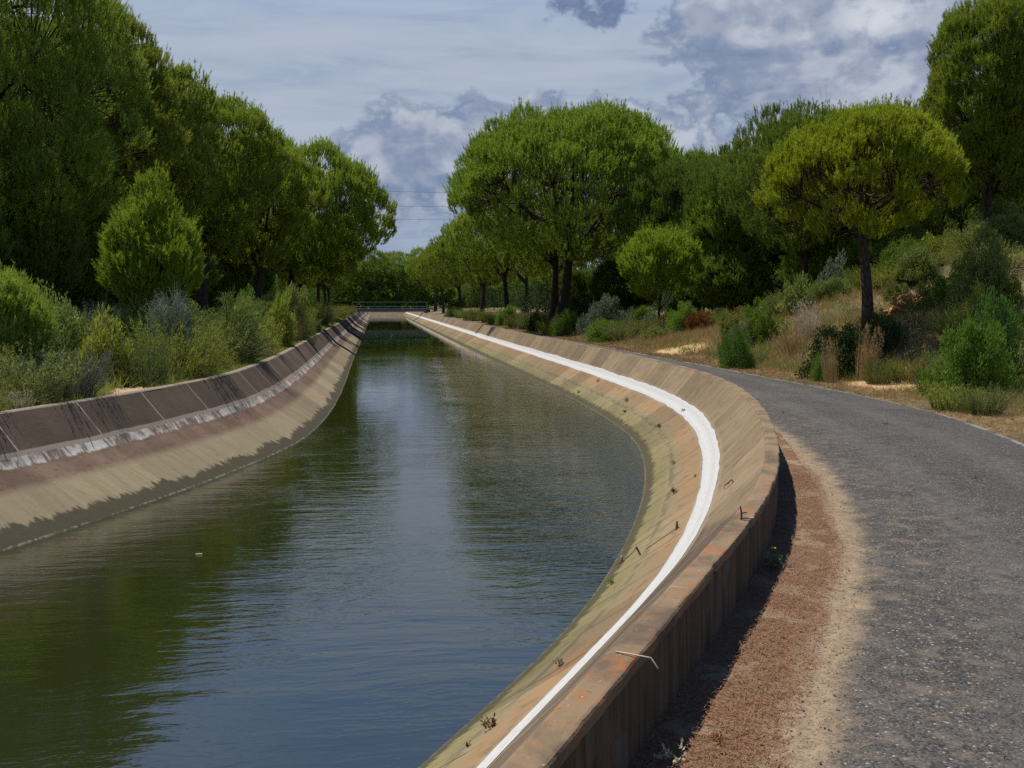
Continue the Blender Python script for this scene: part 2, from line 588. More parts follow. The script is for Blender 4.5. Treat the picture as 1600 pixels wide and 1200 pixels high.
def coping_stain():
    m, t, p = material('lichen_stained_coping')
    uv = t.uv('along')
    u, v, _ = t.sep(uv)
    a = t.noise(uv, 1.6, 6, 0.65, 0.4)
    b = t.noise(uv, 14, 6, 0.72)
    col = t.mix(t.step(a, 0.35, 0.6), (0.098, 0.070, 0.045), (0.200, 0.138, 0.082))
    rust = t.math('MULTIPLY', t.step(t.noise(uv, 3.2, 6, 0.7, 0.6), 0.50, 0.63), t.step(u, 22, 9))
    rust = t.math('MULTIPLY', rust, t.step(t.noise(t.scale(uv, (1.5, 1, 1)), 11, 5, 0.75), 0.40, 0.56))
    col = t.mix(t.math('MULTIPLY', rust, 0.85), col, (0.27, 0.100, 0.026))
    col = t.mix(t.step(b, 0.58, 0.68, 0, 0.75), col, (0.085, 0.065, 0.05))
    col = t.mix(t.step(t.noise(t.scale(uv, (1, 2, 1)), 17, 3, 0.6), 0.68, 0.72, 0, 0.7), col, (0.46, 0.42, 0.36))
    j = t.math('ABSOLUTE', t.math('SUBTRACT', t.math('FRACT', t.math('DIVIDE', u, 1.62)), 0.5))
    col = t.mix(t.math('MULTIPLY', t.step(j, 0.010, 0.004), t.step(a, 0.48, 0.58, 0.0, 0.7)), col, (0.30, 0.26, 0.21))
    t.put(p.inputs['Base Color'], col)
    t.put(p.inputs['Normal'], t.bump(t.math('ADD', b, a), 0.8, 0.012))
    return m


def wall_face():
    m, t, p = material('rain_streaked_wall_face')
    uv = t.uv('along')
    u, v, _ = t.sep(uv)
    st = t.noise(t.scale(uv, (7, 0.5, 1)), 1.0, 6, 0.7)
    a = t.noise(uv, 2.2, 5, 0.6)
    col = t.mix(t.step(st, 0.35, 0.68), (0.045, 0.030, 0.017), (0.135, 0.088, 0.048))
    col = t.mix(t.step(a, 0.5, 0.7, 0, 0.6), col, (0.13, 0.115, 0.095))
    col = t.mix(t.math('MULTIPLY', t.step(t.noise(t.scale(uv, (11, 0.3, 1)), 1.0, 3), 0.62, 0.72), 0.6), col, (0.045, 0.036, 0.03))
    t.put(p.inputs['Base Color'], col)
    t.put(p.inputs['Normal'], t.bump(t.noise(uv, 24, 6, 0.7), 0.7, 0.02))
    return m


def lining_left():
    m, t, p = material('left_bank_concrete')
    uv = t.uv('along')
    u, v, _ = t.sep(uv)
    uvn = t.comb(u, v, 0.0)
    big = t.noise(uvn, 0.8, 5, 0.6)
    fine = t.noise(uvn, 26, 5, 0.65)
    runs = t.noise(t.scale(uvn, (2.8, 0.5, 1)), 1.0, 7, 0.74, 0.3)
    wob = t.math('MULTIPLY', t.math('SUBTRACT', t.noise(t.comb(u, 0.0, 0.0), 0.6, 3, 0.55), 0.5), 0.10)
    vv = t.math('ADD', v, wob)
    col = t.mix(t.step(big, 0.3, 0.7), (0.078, 0.058, 0.044), (0.112, 0.084, 0.062))
    col = t.mix(t.step(runs, 0.55, 0.75, 0, 0.5), col, (0.045, 0.034, 0.026))
    col = t.mix(t.step(fine, 0.58, 0.74, 0, 0.4), col, (0.15, 0.125, 0.10))
    j = t.math('ABSOLUTE', t.math('SUBTRACT', t.math('FRACT', t.math('DIVIDE', t.math('ADD', u, 0.7), 2.9)), 0.5))
    col = t.mix(t.math('MULTIPLY', t.step(j, 0.009, 0.005), t.step(t.noise(uvn, 1.1, 2), 0.3, 0.5, 0.2, 0.9)), col, (0.40, 0.35, 0.29))
    col = t.mix(t.step(vv, 0.765, 0.785), col, (0.27, 0.225, 0.185))
    # flaking lime, then rust-brown, then silt
    ragged = t.math('MULTIPLY', t.math('SUBTRACT', runs, 0.5), 0.30)
    lime = t.mix(t.step(t.math('ADD', t.math('MULTIPLY', t.noise(t.scale(uvn, (5, 1.6, 1)), 1.0, 6, 0.75), 0.6), t.math('MULTIPLY', t.noise(uvn, 1.1, 4, 0.6), 0.4)), 0.44, 0.56), (0.50, 0.47, 0.42), (0.16, 0.125, 0.095))
    col = t.mix(t.step(t.math('ADD', vv, t.math('MULTIPLY', ragged, 0.3)), 0.865, 0.885), col, lime)
    brown = t.mix(t.step(big, 0.35, 0.65), (0.115, 0.078, 0.06), (0.17, 0.125, 0.095))
    brown = t.mix(t.step(t.noise(t.scale(uvn, (2, 5, 1)), 2.5, 5, 0.7), 0.54, 0.66, 0, 0.8), brown, (0.15, 0.045, 0.022))
    brown = t.mix(t.step(fine, 0.6, 0.72, 0, 0.6), brown, (0.27, 0.23, 0.19))
    col = t.mix(t.step(t.math('ADD', vv, ragged), 1.03, 1.10), col, brown)
    silt = t.mix(t.step(runs, 0.35, 0.7), (0.265, 0.220, 0.150), (0.205, 0.168, 0.110))
    col = t.mix(t.step(t.math('ADD', vv, ragged), 1.42, 1.68), col, silt)
    specks = t.math('MULTIPLY', t.step(t.noise(t.scale(uvn, (8, 2.0, 1)), 1.1, 3, 0.7), 0.65, 0.70), t.step(v, 1.45, 1.6))
    col = t.mix(t.math('MULTIPLY', specks, 0.7), col, (0.055, 0.045, 0.03))
    wn = t.n.new('ShaderNodeTexWhiteNoise')
    wn.noise_dimensions = '1D'
    t.put(wn.inputs['W'], t.math('FLOOR', t.math('ADD', t.math('DIVIDE', t.math('ADD', u, 0.7), 2.9), 0.5)))
    pan = t.n.new('ShaderNodeHueSaturation')
    t.put(pan.inputs['Value'], t.step(wn.outputs['Value'], 0, 1, 0.70, 1.0))
    pan.inputs['Saturation'].default_value = 1.12
    t.put(pan.inputs['Color'], col)
    col = pan.outputs[0]
    teeth = t.math('MULTIPLY', t.math('SUBTRACT', t.math('ADD', t.math('MULTIPLY', t.noise(t.scale(uvn, (3.3, 0.45, 1)), 1.0, 7, 0.8, 0.4), 0.6), t.math('MULTIPLY', t.noise(uvn, 0.8, 3), 0.55)), 0.57), 1.25)
    wet = t.step(t.math('ADD', v, teeth), 2.28, 2.35)
    col = t.mix(t.math('MULTIPLY', wet, 0.9), col, (0.042, 0.037, 0.022))
    foam = t.math('MULTIPLY', t.step(v, 2.585, 2.60), t.step(t.noise(uvn, 9, 4), 0.45, 0.6, 0, 0.4))
    col = t.mix(foam, col, (0.30, 0.29, 0.27))
    t.put(p.inputs['Base Color'], col)
    p.inputs['Specular IOR Level'].default_value = 0.12
    concrete_bump(t, p, uvn)
    return m


def lip_mat():
    m, t, p = material('pale_concrete_lip')
    uv = t.uv('along')
    n = t.noise(uv, 12, 5, 0.7)
    t.put(p.inputs['Base Color'], t.mix(t.step(n, 0.35, 0.7), (0.23, 0.185, 0.14), (0.13, 0.105, 0.085)))
    t.put(p.inputs['Normal'], t.bump(n, 0.6, 0.01))
    return m


def asphalt():
    m, t, p = material('worn_asphalt')
    P = t.pos()
    uv = t.uv('along')
    u, dl, _ = t.sep(uv)                             # dl metres in from the road's ragged left edge
    _, dr, _2 = t.sep(t.uv('right_edge'))
    grain = t.voronoi(P, 70, out='Color')
    g1, g2, g3 = t.sep(grain)
    big = t.noise(P, 0.55, 5, 0.6)
    mid = t.noise(P, 5, 5, 0.65)
    fine = t.noise(P, 120, 4, 0.8)
    col = t.mix(t.step(big, 0.32, 0.68), (0.049, 0.047, 0.046), (0.074, 0.070, 0.067))
    col = t.mix(t.step(g1, 0.45, 0.98, 0, 0.5), col, (0.16, 0.148, 0.136))
    col = t.mix(t.step(g2, 0.62, 0.85, 0, 0.9), col, (0.026, 0.025, 0.025))
    col = t.mix(t.step(g3, 0.975, 0.985, 0, 0.7), col, (0.36, 0.33, 0.29))
    col = t.mix(t.step(mid, 0.5, 0.75, 0, 0.35), col, (0.155, 0.14, 0.12))
    col = t.mix(t.step(fine, 0.5, 0.8, 0, 0.3), col, (0.05, 0.05, 0.05))
    tr1 = t.step(t.math('ABSOLUTE', t.math('SUBTRACT', dl, t.math('ADD', 0.95, t.math('MULTIPLY', big, 0.3)))), 0.42, 0.10)
    tr2 = t.step(t.math('ABSOLUTE', t.math('SUBTRACT', dl, t.math('ADD', 2.35, t.math('MULTIPLY', big, 0.3)))), 0.42, 0.10)
    col = t.mix(t.math('MULTIPLY', t.math('MAXIMUM', tr1, tr2), t.step(mid, 0.3, 0.65, 0.05, 0.30)), col, (0.125, 0.118, 0.108))
    patch = t.step(t.noise(P, 0.9, 4, 0.6, 0.5), 0.60, 0.64)
    col = t.mix(t.math('MULTIPLY', patch, 0.18), col, (0.042, 0.040, 0.039))
    ck = t.voronoi(t.vmath('ADD', P, t.vmath('SCALE', t.noise(P, 1.5, 4, 0.6, color=True), scale=0.8)), 0.45, 'DISTANCE_TO_EDGE')
    col = t.mix(t.math('MULTIPLY', t.step(ck, 0.010, 0.004), t.step(t.noise(P, 0.6, 3), 0.48, 0.58, 0, 0.35)), col, (0.018, 0.017, 0.016))
    sandy = t.mix(t.step(t.noise(P, 9, 5, 0.65), 0.35, 0.68), (0.30, 0.225, 0.145), (0.20, 0.155, 0.105))
    sandy = t.mix(t.step(g2, 0.8, 0.92, 0, 0.6), sandy, (0.08, 0.065, 0.05))
    edge = t.math('ADD', dl, t.math('MULTIPLY', t.math('SUBTRACT', t.noise(P, 2.2, 6, 0.65), 0.5), 0.7))
    width = t.step(u, 30, 14, -0.05, -0.02)
    sm = t.step(t.math('SUBTRACT', edge, width), 0.16, -0.12)
    col = t.mix(t.math('MULTIPLY', sm, 0.93), col, sandy)
    sandy_l = t.mix(t.step(fine, 0.4, 0.62), (0.11, 0.056, 0.034), (0.24, 0.135, 0.080))
    lm = t.math('MULTIPLY', t.step(t.math('ADD', dl, t.math('MULTIPLY', t.math('SUBTRACT', t.noise(P, 3.1, 6, 0.7), 0.5), 0.9)), -0.20, -0.36), t.step(u, 20, 13))
    col = t.mix(t.math('MULTIPLY', lm, 0.9), col, sandy_l)
    dust = t.math('MULTIPLY', t.step(edge, 1.5, 0.3), t.step(mid, 0.42, 0.7))
    col = t.mix(t.math('MULTIPLY', dust, 0.3), col, (0.22, 0.17, 0.12))
    kerb = t.step(t.math('ADD', dr, t.math('MULTIPLY', t.math('SUBTRACT', mid, 0.5), 0.14)), 0.13, 0.07)
    col = t.mix(t.math('MULTIPLY', t.math('MULTIPLY', kerb, 0.7), t.step(t.noise(P, 1.4, 5, 0.7), 0.40, 0.58)), col, (0.27, 0.25, 0.225))
    t.put(p.inputs['Base Color'], col)
    p.inputs['Roughness'].default_value = 0.95
    p.inputs['Specular IOR Level'].default_value = 0.1
    h = t.math('ADD', t.math('MULTIPLY', t.voronoi(P, 70), -1.0), t.math('MULTIPLY', fine, 0.5))
    t.put(p.inputs['Normal'], t.bump(h, 0.55, 0.012))
    return m


def earth():
    m, t, p = material('sandy_pine_woodland_soil')
    P = t.pos()
    uv = t.uv('along')
    u, d, _ = t.sep(uv)
    big = t.noise(P, 0.35, 5, 0.6)
    mid = t.noise(P, 2.6, 6, 0.65)
    fine = t.noise(P, 40, 5, 0.75)
    strands = t.noise(t.scale(P, (1, 1, 1)), 75, 3, 0.85, 1.2)
    sand = t.mix(t.step(mid, 0.3, 0.7), (0.31, 0.195, 0.10), (0.24, 0.15, 0.08))
    litter = t.mix(t.step(strands, 0.38, 0.62), (0.085, 0.045, 0.024), (0.22, 0.125, 0.066))
    straw = t.mix(t.step(fine, 0.35, 0.65), (0.22, 0.145, 0.065), (0.14, 0.095, 0.045))
    olive = t.mix(t.step(fine, 0.35, 0.65), (0.055, 0.058, 0.022), (0.095, 0.085, 0.035))
    far = t.step(big, 0.42, 0.58)
    col = t.mix(far, straw, olive)
    col = t.mix(t.step(mid, 0.60, 0.72, 0, 0.8), col, sand)
    for (cx_, cy_, r_) in ((-5.3, 23.2, 0.9), (-4.9, 104, 3.0), (-4.8, 60, 1.2), (14.8, 28.0, 1.3), (14.6, 48, 1.6)):
        dd = t.vmath('LENGTH', t.vmath('MULTIPLY', t.vmath('SUBTRACT', P, (cx_, cy_, 0.0)), (1.0, 0.6, 0.0)))
        col = t.mix(t.step(t.math('ADD', dd, t.math('MULTIPLY', mid, r_ * 0.5)), r_ * 1.25, r_ * 0.9), col, (0.42, 0.275, 0.14))
    # the strip between wall and road: needle litter with sand showing through
    strip = t.math('MULTIPLY', t.step(d, 1.5, 1.2), t.step(d, -0.5, -0.05))
    sh = t.math('ADD', d, t.math('MULTIPLY', t.math('SUBTRACT', mid, 0.5), 0.7))
    st = t.mix(t.step(sh, 0.52, 0.78), litter, t.mix(t.step(fine, 0.4, 0.65), (0.31, 0.235, 0.15), (0.20, 0.145, 0.09)))
    st = t.mix(t.step(t.noise(P, 1.7, 5, 0.65), 0.53, 0.62, 0, 0.85), st, (0.27, 0.20, 0.13))
    col = t.mix(strip, col, st)
    t.put(p.inputs['Base Color'], col)
    t.put(p.inputs['Normal'], t.bump(t.math('ADD', fine, t.math('MULTIPLY', mid, 2.0)), 0.7, 0.03))
    return m


def water_mat():
    m, t, p = material('slow_green_canal_water')
    P = t.pos()
    x, y, _ = t.sep(P)
    p.inputs['Base Color'].default_value = (0.015, 0.018, 0.005, 1)
    p.inputs['Roughness'].default_value = 0.02
    p.inputs['IOR'].default_value = 1.95
    p.inputs['Specular IOR Level'].default_value = 0.5
    warp = t.vmath('ADD', P, t.vmath('SCALE', t.noise(P, 0.4, 2, 0.5, color=True), scale=0.7))
    swell = t.noise(t.scale(warp, (0.35, 1.3, 1)), 1.5, 3, 0.5)
    rip = t.noise(t.scale(warp, (0.42, 1.5, 1)), 5.5, 3, 0.55)
    tiny = t.noise(t.scale(warp, (0.6, 1.4, 1)), 17.0, 2, 0.5)
    patch = t.step(t.noise(t.scale(P, (0.7, 0.33, 1)), 0.42, 4, 0.6), 0.42, 0.62)
    # ruffled water on the outside of the bend, calm along the left bank
    ruff = t.math('MULTIPLY', t.step(t.math('SUBTRACT', x, t.math('MULTIPLY', y, -0.02)), 1.0, 5.5), t.step(y, 9.5, 16))
    ruff = t.math('MULTIPLY', ruff, t.step(y, 75, 45))
    amt = t.math('ADD', 0.22, t.math('MULTIPLY', t.math('ADD', t.math('MULTIPLY', patch, 0.40), t.math('MULTIPLY', ruff, 1.5)), 0.85))
    h = t.math('ADD', t.math('MULTIPLY', swell, 0.40), t.math('MULTIPLY', t.math('MULTIPLY', rip, amt), 0.55))
    h = t.math('ADD', h, t.math('MULTIPLY', t.math('MULTIPLY', tiny, amt), 0.13))
    h = t.math('MULTIPLY', h, t.math('MULTIPLY', t.step(y, 110, 40, 0.15, 1.0), t.step(y, 42, 18, 0.32, 1.0)))
    t.put(p.inputs['Normal'], t.bump(h, 1.0, 0.034))
    return m


M_RIGHT, M_WHITE, M_COPING, M_FACE, M_LEFT, M_LIP = lining_right(), white_paint(), coping_stain(), wall_face(), lining_left(), lip_mat()
M_ROAD, M_EARTH, M_WATER = asphalt(), earth(), water_mat()


# ------------------------------------------------------------------ sweeps along the canal
def flare(S, inward):
    """the near panels lean back further: extra inward offset, growing down the slope"""
    y = np.interp(S, ss, py)
    k = np.interp(y, [4, 8, 12, 17, 40], [0.10, 0.13, 0.15, 0.10, -0.03])
    return k * np.interp(inward, [0.2, 0.75, 2.12], [0.0, 1.0, 0.1])


def sweep(name, S, prof, mat, parent=None, side=1, jitter=0.0, uv0=0.0, seed=0, chip=0.0, smooth=True):
    """prof: list of (inward offset from the outer edge, z); side 1 the right bank, -1 the left."""
    prof = np.array(prof, float)
    acc = np.concatenate([[0], np.cumsum(np.hypot(np.diff(prof[:, 0]), np.diff(prof[:, 1])))]) + uv0
    n, k = len(S), len(prof)
    V = np.zeros((n, k, 3)); UV = np.zeros((n, k, 2))
    for j in range(k):
        off = -prof[j, 0] - flare(S, prof[j, 0]) if side == 1 else -WIDTH + prof[j, 0]
        jit = jitter * (vnoise(S * 1.3, np.full(n, j * 0.7), seed) + 0.5 * vnoise(S * 4.1, np.full(n, j * 1.9), seed + 1)) if jitter else 0.0
        if chip and j < 5:
            jit = jit - chip * np.clip(0.15 + vnoise(S * 9, S * 0 + j * 0.15, 95) + 0.8 * vnoise(S * 31, S * 0 + j * 0.3, 96), 0, 1)
        x, y = line(S, off + jit)
        V[:, j, 0], V[:, j, 1] = x, y
        V[:, j, 2] = prof[j, 1] + (jit * 0.6 if jitter else 0.0)
        UV[:, j, 0], UV[:, j, 1] = S, acc[j]
    i, j = np.meshgrid(np.arange(n - 1), np.arange(k - 1), indexing='ij')
    a = i * k + j
    F = np.stack([a, a + 1, a + k + 1, a + k], -1).reshape(-1, 4)
    if side == 1: F = F[:, ::-1]
    me = mesh_np(name, V.reshape(-1, 3), [F], {'along': UV.reshape(-1, 2)}, smooth)
    return link(name, me, mat, parent)


S = samples(0.2)
COP = 0.17
COPZ = TOP


def between(a, b, n):
    return [(a[0] + (b[0] - a[0]) * q / n, a[1] + (b[1] - a[1]) * q / n) for q in range(n + 1)]


IN, KN, WA = (COP, TOP), (0.78, KINK), (2.12, WATER)
UNDER = (2.12 + 1.45 * 0.6, WATER - 0.6)
lin_prof = between((COP, TOP - 0.012), (0.74, KINK + 0.055), 6) + [(0.80, KINK - 0.025), (0.90, KINK - 0.085)] + between((1.0, KINK - 0.155), WA, 7)[1:] + [UNDER]
wall_r = empty('canal_wall', (*line(10.0, 0.0), 0.0))
wall_r.location = (0, 0, 0)
tag(wall_r, 'tan concrete canal bank with a bright white painted stripe beside the asphalt road', 'canal wall')
sweep('lining', S, lin_prof, M_RIGHT, wall_r, 1, 0.006, 0.0, 11)
# coping slab: rounded outer arris, a hair proud of the wall face
cop_prof = [(0.012, TOP - 0.085), (-0.004, TOP - 0.080), (-0.010, TOP - 0.016), (-0.002, TOP - 0.002), (0.012, TOP + 0.002), (COP - 0.03, TOP + 0.004), (COP - 0.005, TOP - 0.004), (COP + 0.012, TOP - 0.03)]
S_FINE = np.unique(np.concatenate([S, np.arange(-2, 16, 0.045)]))
sweep('coping', S_FINE, cop_prof, M_COPING, wall_r, 1, 0.007, 0.0, 21, 0.022, False)
sweep('outer_face', S, [(0.008, TOP - 0.08), (0.004, 0.35), (0.002, 0.15), (0.0, -0.25)], M_FACE, wall_r, 1, 0.004, 0.0, 31)


def stripe(name, S, parent, mat, side):
    """the painted band, 3 mm proud, with an uneven brushed outline"""
    acc = np.concatenate([[0], np.cumsum(np.hypot(np.diff(np.array(lin_prof)[:, 0]), np.diff(np.array(lin_prof)[:, 1])))])
    k = 7
    n = len(S)
    V = np.zeros((n, k, 3)); UV = np.zeros((n, k, 2))
    lo = 0.845 + 0.035 * vnoise(S * 2.1, S * 0, 41) + 0.025 * vnoise(S * 9.3, S * 0, 42)
    hi = 1.225 + 0.04 * vnoise(S * 1.7, S * 0, 43) + 0.028 * vnoise(S * 8.1, S * 0, 44)
    P = np.array(lin_prof)
    jt = lambda s, j: 0.006 * (vnoise(s * 1.3, np.full(len(s), j * 0.7), 11) + 0.5 * vnoise(s * 4.1, np.full(len(s), j * 1.9), 12))
    J = np.stack([jt(S, j) for j in range(len(P))], 1)
    for q in range(k):
        a = lo + (hi - lo) * q / (k - 1)
        o = np.interp(a, acc, P[:, 0]); z = np.interp(a, acc, P[:, 1])
        fi = np.clip(np.interp(a, acc, np.arange(len(P))), 0, len(P) - 1.001)
        i0 = fi.astype(int); fr = fi - i0
        jit = J[np.arange(n), i0] * (1 - fr) + J[np.arange(n), i0 + 1] * fr
        lift = 0.016 if 0 < q < k - 1 else 0.004
        x, y = line(S, -o - flare(S, o) + jit - lift * 0.6)
        V[:, q] = np.stack([x, y, z + jit * 0.6 + lift * 0.8], -1)
        UV[:, q, 0], UV[:, q, 1] = S, a
    i, j = np.meshgrid(np.arange(n - 1), np.arange(k - 1), indexing='ij')
    a = i * k + j
    F = np.stack([a + k, a + k + 1, a + 1, a], -1).reshape(-1, 4)
    return link(name, mesh_np(name, V.reshape(-1, 3), [F], {'along': UV.reshape(-1, 2)}), mat, parent)


stripe('white_stripe', S, wall_r, M_WHITE, 1)

wall_l = empty('canal_wall', (0, 0, 0))
tag(wall_l, 'dark weathered concrete canal bank with flaking white lime below the left shrubs', 'canal wall')
lin_l = between((0.11, TOP - 0.012), (0.74, KINK + 0.055), 6) + [(0.80, KINK - 0.025), (0.90, KINK - 0.085)] + between((1.0, KINK - 0.155), WA, 7)[1:] + [UNDER]
sweep('lining', S, lin_l, M_LEFT, wall_l, -1, 0.012, 0.0, 51)
sweep('lip', S, [(-0.10, TOP - 0.3), (-0.10, TOP - 0.01), (-0.08, TOP + 0.005), (0.09, TOP + 0.004), (0.115, TOP - 0.02)], M_LIP, wall_l, -1, 0.010, 0.0, 52)

# the bank that closes the canal far beyond the footbridge
g = Geo()
xl, xr = float(line(S_FAR, -WIDTH)[0]), float(line(S_FAR, 0)[0])
yf = float(line(S_FAR, 0)[1])
end_w = empty('end_bank', (0, 0, 0))
tag(end_w, 'pale sunlit concrete bank closing the canal beyond the footbridge', 'canal bank')
m_end, t_, p_ = material('pale_bank_concrete')
t_.put(p_.inputs['Base Color'], t_.mix(t_.step(t_.noise(t_.pos(), 0.8, 5, 0.6), 0.3, 0.7), (0.17, 0.14, 0.095), (0.12, 0.10, 0.065)))
rows = [(-0.25, TOP), (0.0, TOP), (-0.6 + 0.0, KINK), (-1.95, WATER), (-2.8, WATER - 0.6)]
V = []
for (o, z) in [(0.5, TOP), (0.0, TOP), (-0.6, KINK), (-1.95, WATER), (-2.8, WATER - 0.6)]:
    for q in range(9): V.append((xl + (xr - xl) * q / 8, yf + o, z))
Fq = [[r * 9 + q, r * 9 + q + 1, (r + 1) * 9 + q + 1, (r + 1) * 9 + q] for r in range(4) for q in range(8)]
link('lining', mesh_np('lining', V, [np.array(Fq)[:, ::-1]], smooth=False), m_end, end_w)


# ------------------------------------------------------------------ water, ground, road
def strip_mesh(name, S, offs, zf, mat, uvf, kind='structure', uv2=None, reverse=False):
    n, k = len(S), len(offs)
    V = np.zeros((n, k, 3)); UV = np.zeros((n, k, 2)); U2 = np.zeros((n, k, 2))
    for j, o in enumerate(offs):
        o = o(S) if callable(o) else np.full(n, o)
        base = np.clip(o, -WIDTH - 8, 12)
        x, y = line(S, base)
        x = x + (o - base)
        V[:, j, 0], V[:, j, 1], V[:, j, 2] = x, y, zf(x, y, o)
        UV[:, j, 0], UV[:, j, 1] = S, uvf(x, y, o)
        if uv2: U2[:, j, 0], U2[:, j, 1] = S, uv2(x, y, o)
    i, j = np.meshgrid(np.arange(n - 1), np.arange(k - 1), indexing='ij')
    a = i * k + j
    F = np.stack([a, a + 1, a + k + 1, a + k], -1).reshape(-1, 4)
    return V.reshape(-1, 3), F, UV.reshape(-1, 2), U2.reshape(-1, 2)


V, F, UV, _ = strip_mesh('water', samples(0.5), [-WIDTH + 1.7, -WIDTH + 4, -WIDTH / 2, -4.0, -1.7], lambda x, y, o: WATER + 0 * x, M_WATER, lambda x, y, o: o)
tag(link('water', mesh_np('water', V, [F]), M_WATER), kind='structure')

SG = samples(0.5)
offs_r = [-0.05, 0.2, 0.45, 0.7, 0.95, 1.3, 1.8, 2.4, 2.9] + [lambda s, q=q: road_w(np.interp(s, ss, py)) + q for q in (-0.15, 0.1, 0.4, 0.8, 1.2, 1.7, 2.3, 3, 3.8, 4.7, 5.7, 6.8, 8, 9.5, 11, 13, 15, 18, 22, 27, 33, 42, 60, 120, 400, 1500)]
Vr, Fr, UVr, _ = strip_mesh('ground', SG, offs_r, lambda x, y, o: height_right(x, y, o - road_w(y)), M_EARTH, lambda x, y, o: o)
offs_l = [-WIDTH - q for q in (0.05, 0.35, 0.7, 1.1, 1.6, 2.2, 3, 4, 5.2, 6.6, 8, 10, 13, 17, 22, 30, 45, 80, 300, 1500)]
Vl, Fl, UVl, _ = strip_mesh('ground', SG, offs_l, lambda x, y, o: height_left(x, y, -WIDTH - o), M_EARTH, lambda x, y, o: -5 + 0 * x)
gx = np.array([-1500, -300, -80, -40, -20, -8, xl, 0, xr, 14, 20, 40, 80, 300, 1500.0])
gy = np.array([yf + 0.4, yf + 6, yf + 20, yf + 60, yf + 200, 3500.0])
XX, YY = np.meshgrid(gx, gy)
Vb = np.stack([XX.ravel(), YY.ravel(), np.full(XX.size, TOP - 0.02) + 0.004 * np.clip(YY.ravel() - yf, 0, 100)], -1)
i, j = np.meshgrid(np.arange(len(gy) - 1), np.arange(len(gx) - 1), indexing='ij')
a = i * len(gx) + j
Fb = np.stack([a, a + 1, a + len(gx) + 1, a + len(gx)], -1).reshape(-1, 4)
gV = np.concatenate([Vr, Vl, Vb]); gF = np.concatenate([Fr, Fl[:, ::-1] + len(Vr), Fb + len(Vr) + len(Vl)])
gU = np.concatenate([UVr, UVl, np.stack([Vb[:, 1], np.full(len(Vb), -5.0)], -1)])
tag(link('ground', mesh_np('ground', gV, [gF], {'along': gU}), M_EARTH), kind='structure')

SR = samples(0.15)
SR = SR[SR < s_at_y(290)]


def rl(s): return road_l(np.interp(s, ss, py)) - 0.30 * np.interp(np.interp(s, ss, py), [14, 22], [1, 0.1]) + 0.10 * vnoise(s * 2.7, s * 0, 65) + 0.05 * vnoise(s * 8.1, s * 0, 66)
def rr(s): return road_w(np.interp(s, ss, py)) + 0.05 * vnoise(s * 1.1, s * 0, 61) + 0.03 * vnoise(s * 4.7, s * 0, 62)


fr = [0, 0.08, 0.18, 0.3, 0.5, 0.7, 0.85, 0.95, 1.0]
offs = [lambda s, f=f: rl(s) * (1 - f) + rr(s) * f for f in fr]
V, F, UV, U2 = strip_mesh('road', SR, offs, lambda x, y, o: 0.010 + 0.0 * x, M_ROAD,
                          lambda x, y, o: o - road_l(y), uv2=lambda x, y, o: road_w(y) - o)
V = V.reshape(len(SR), len(fr), 3)
V[:, 2:7, 2] += 0.02
V[:, 4, 2] += 0.015
tag(link('road', mesh_np('road', V.reshape(-1, 3), [F], {'along': UV, 'right_edge': U2}), M_ROAD), kind='structure')


# ------------------------------------------------------------------ foliage materials
def leaf(name, a, b, c=None, scale=1.2, trans=0.28, tips=0.0):
    m, t, p = material(name)
    O = t.obj()
    n = t.noise(O, scale, 3, 0.6)
    n2 = t.noise(O, scale * 9, 2, 0.6)
    col = t.mix(t.step(n, 0.35, 0.65), a, b)
    if c: col = t.mix(t.step(n2, 0.54, 0.68, 0, 0.8), col, c)
    rnd = t.rand()
    hsv = t.n.new('ShaderNodeHueSaturation')
    t.put(hsv.inputs['Hue'], t.step(rnd, 0, 1, 0.49, 0.512))
    t.put(hsv.inputs['Value'], t.step(t.math('FRACT', t.math('MULTIPLY', rnd, 7.3)), 0, 1, 0.85, 1.15))
    t.put(hsv.inputs['Color'], col)
    col = hsv.outputs[0]
    t.put(p.inputs['Base Color'], col)
    p.inputs['Roughness'].default_value = 0.65
    p.inputs['Specular IOR Level'].default_value = 0.18
    tr = t.n.new('ShaderNodeBsdfTranslucent')
    t.put(tr.inputs['Color'], col)
    mixs = t.n.new('ShaderNodeMixShader')
    mixs.inputs[0].default_value = trans
    t.l.new(p.outputs[0], mixs.inputs[1])
    t.l.new(tr.outputs[0], mixs.inputs[2])
    out = [n_ for n_ in t.n if n_.type == 'OUTPUT_MATERIAL'][0]
    t.l.new(mixs.outputs[0], out.inputs['Surface'])
    return m


def bark(name, a, b):
    m, t, p = material(name)
    O = t.obj()
    n = t.voronoi(t.scale(O, (1, 1, 0.35)), 9, feature='DISTANCE_TO_EDGE')
    n2 = t.noise(O, 6, 4, 0.6)
    t.put(p.inputs['Base Color'], t.mix(t.step(t.math('ADD', n, t.math('MULTIPLY', n2, 0.2)), 0.06, 0.3), a, b))
    t.put(p.inputs['Normal'], t.bump(n, 0.8, 0.05))
    return m


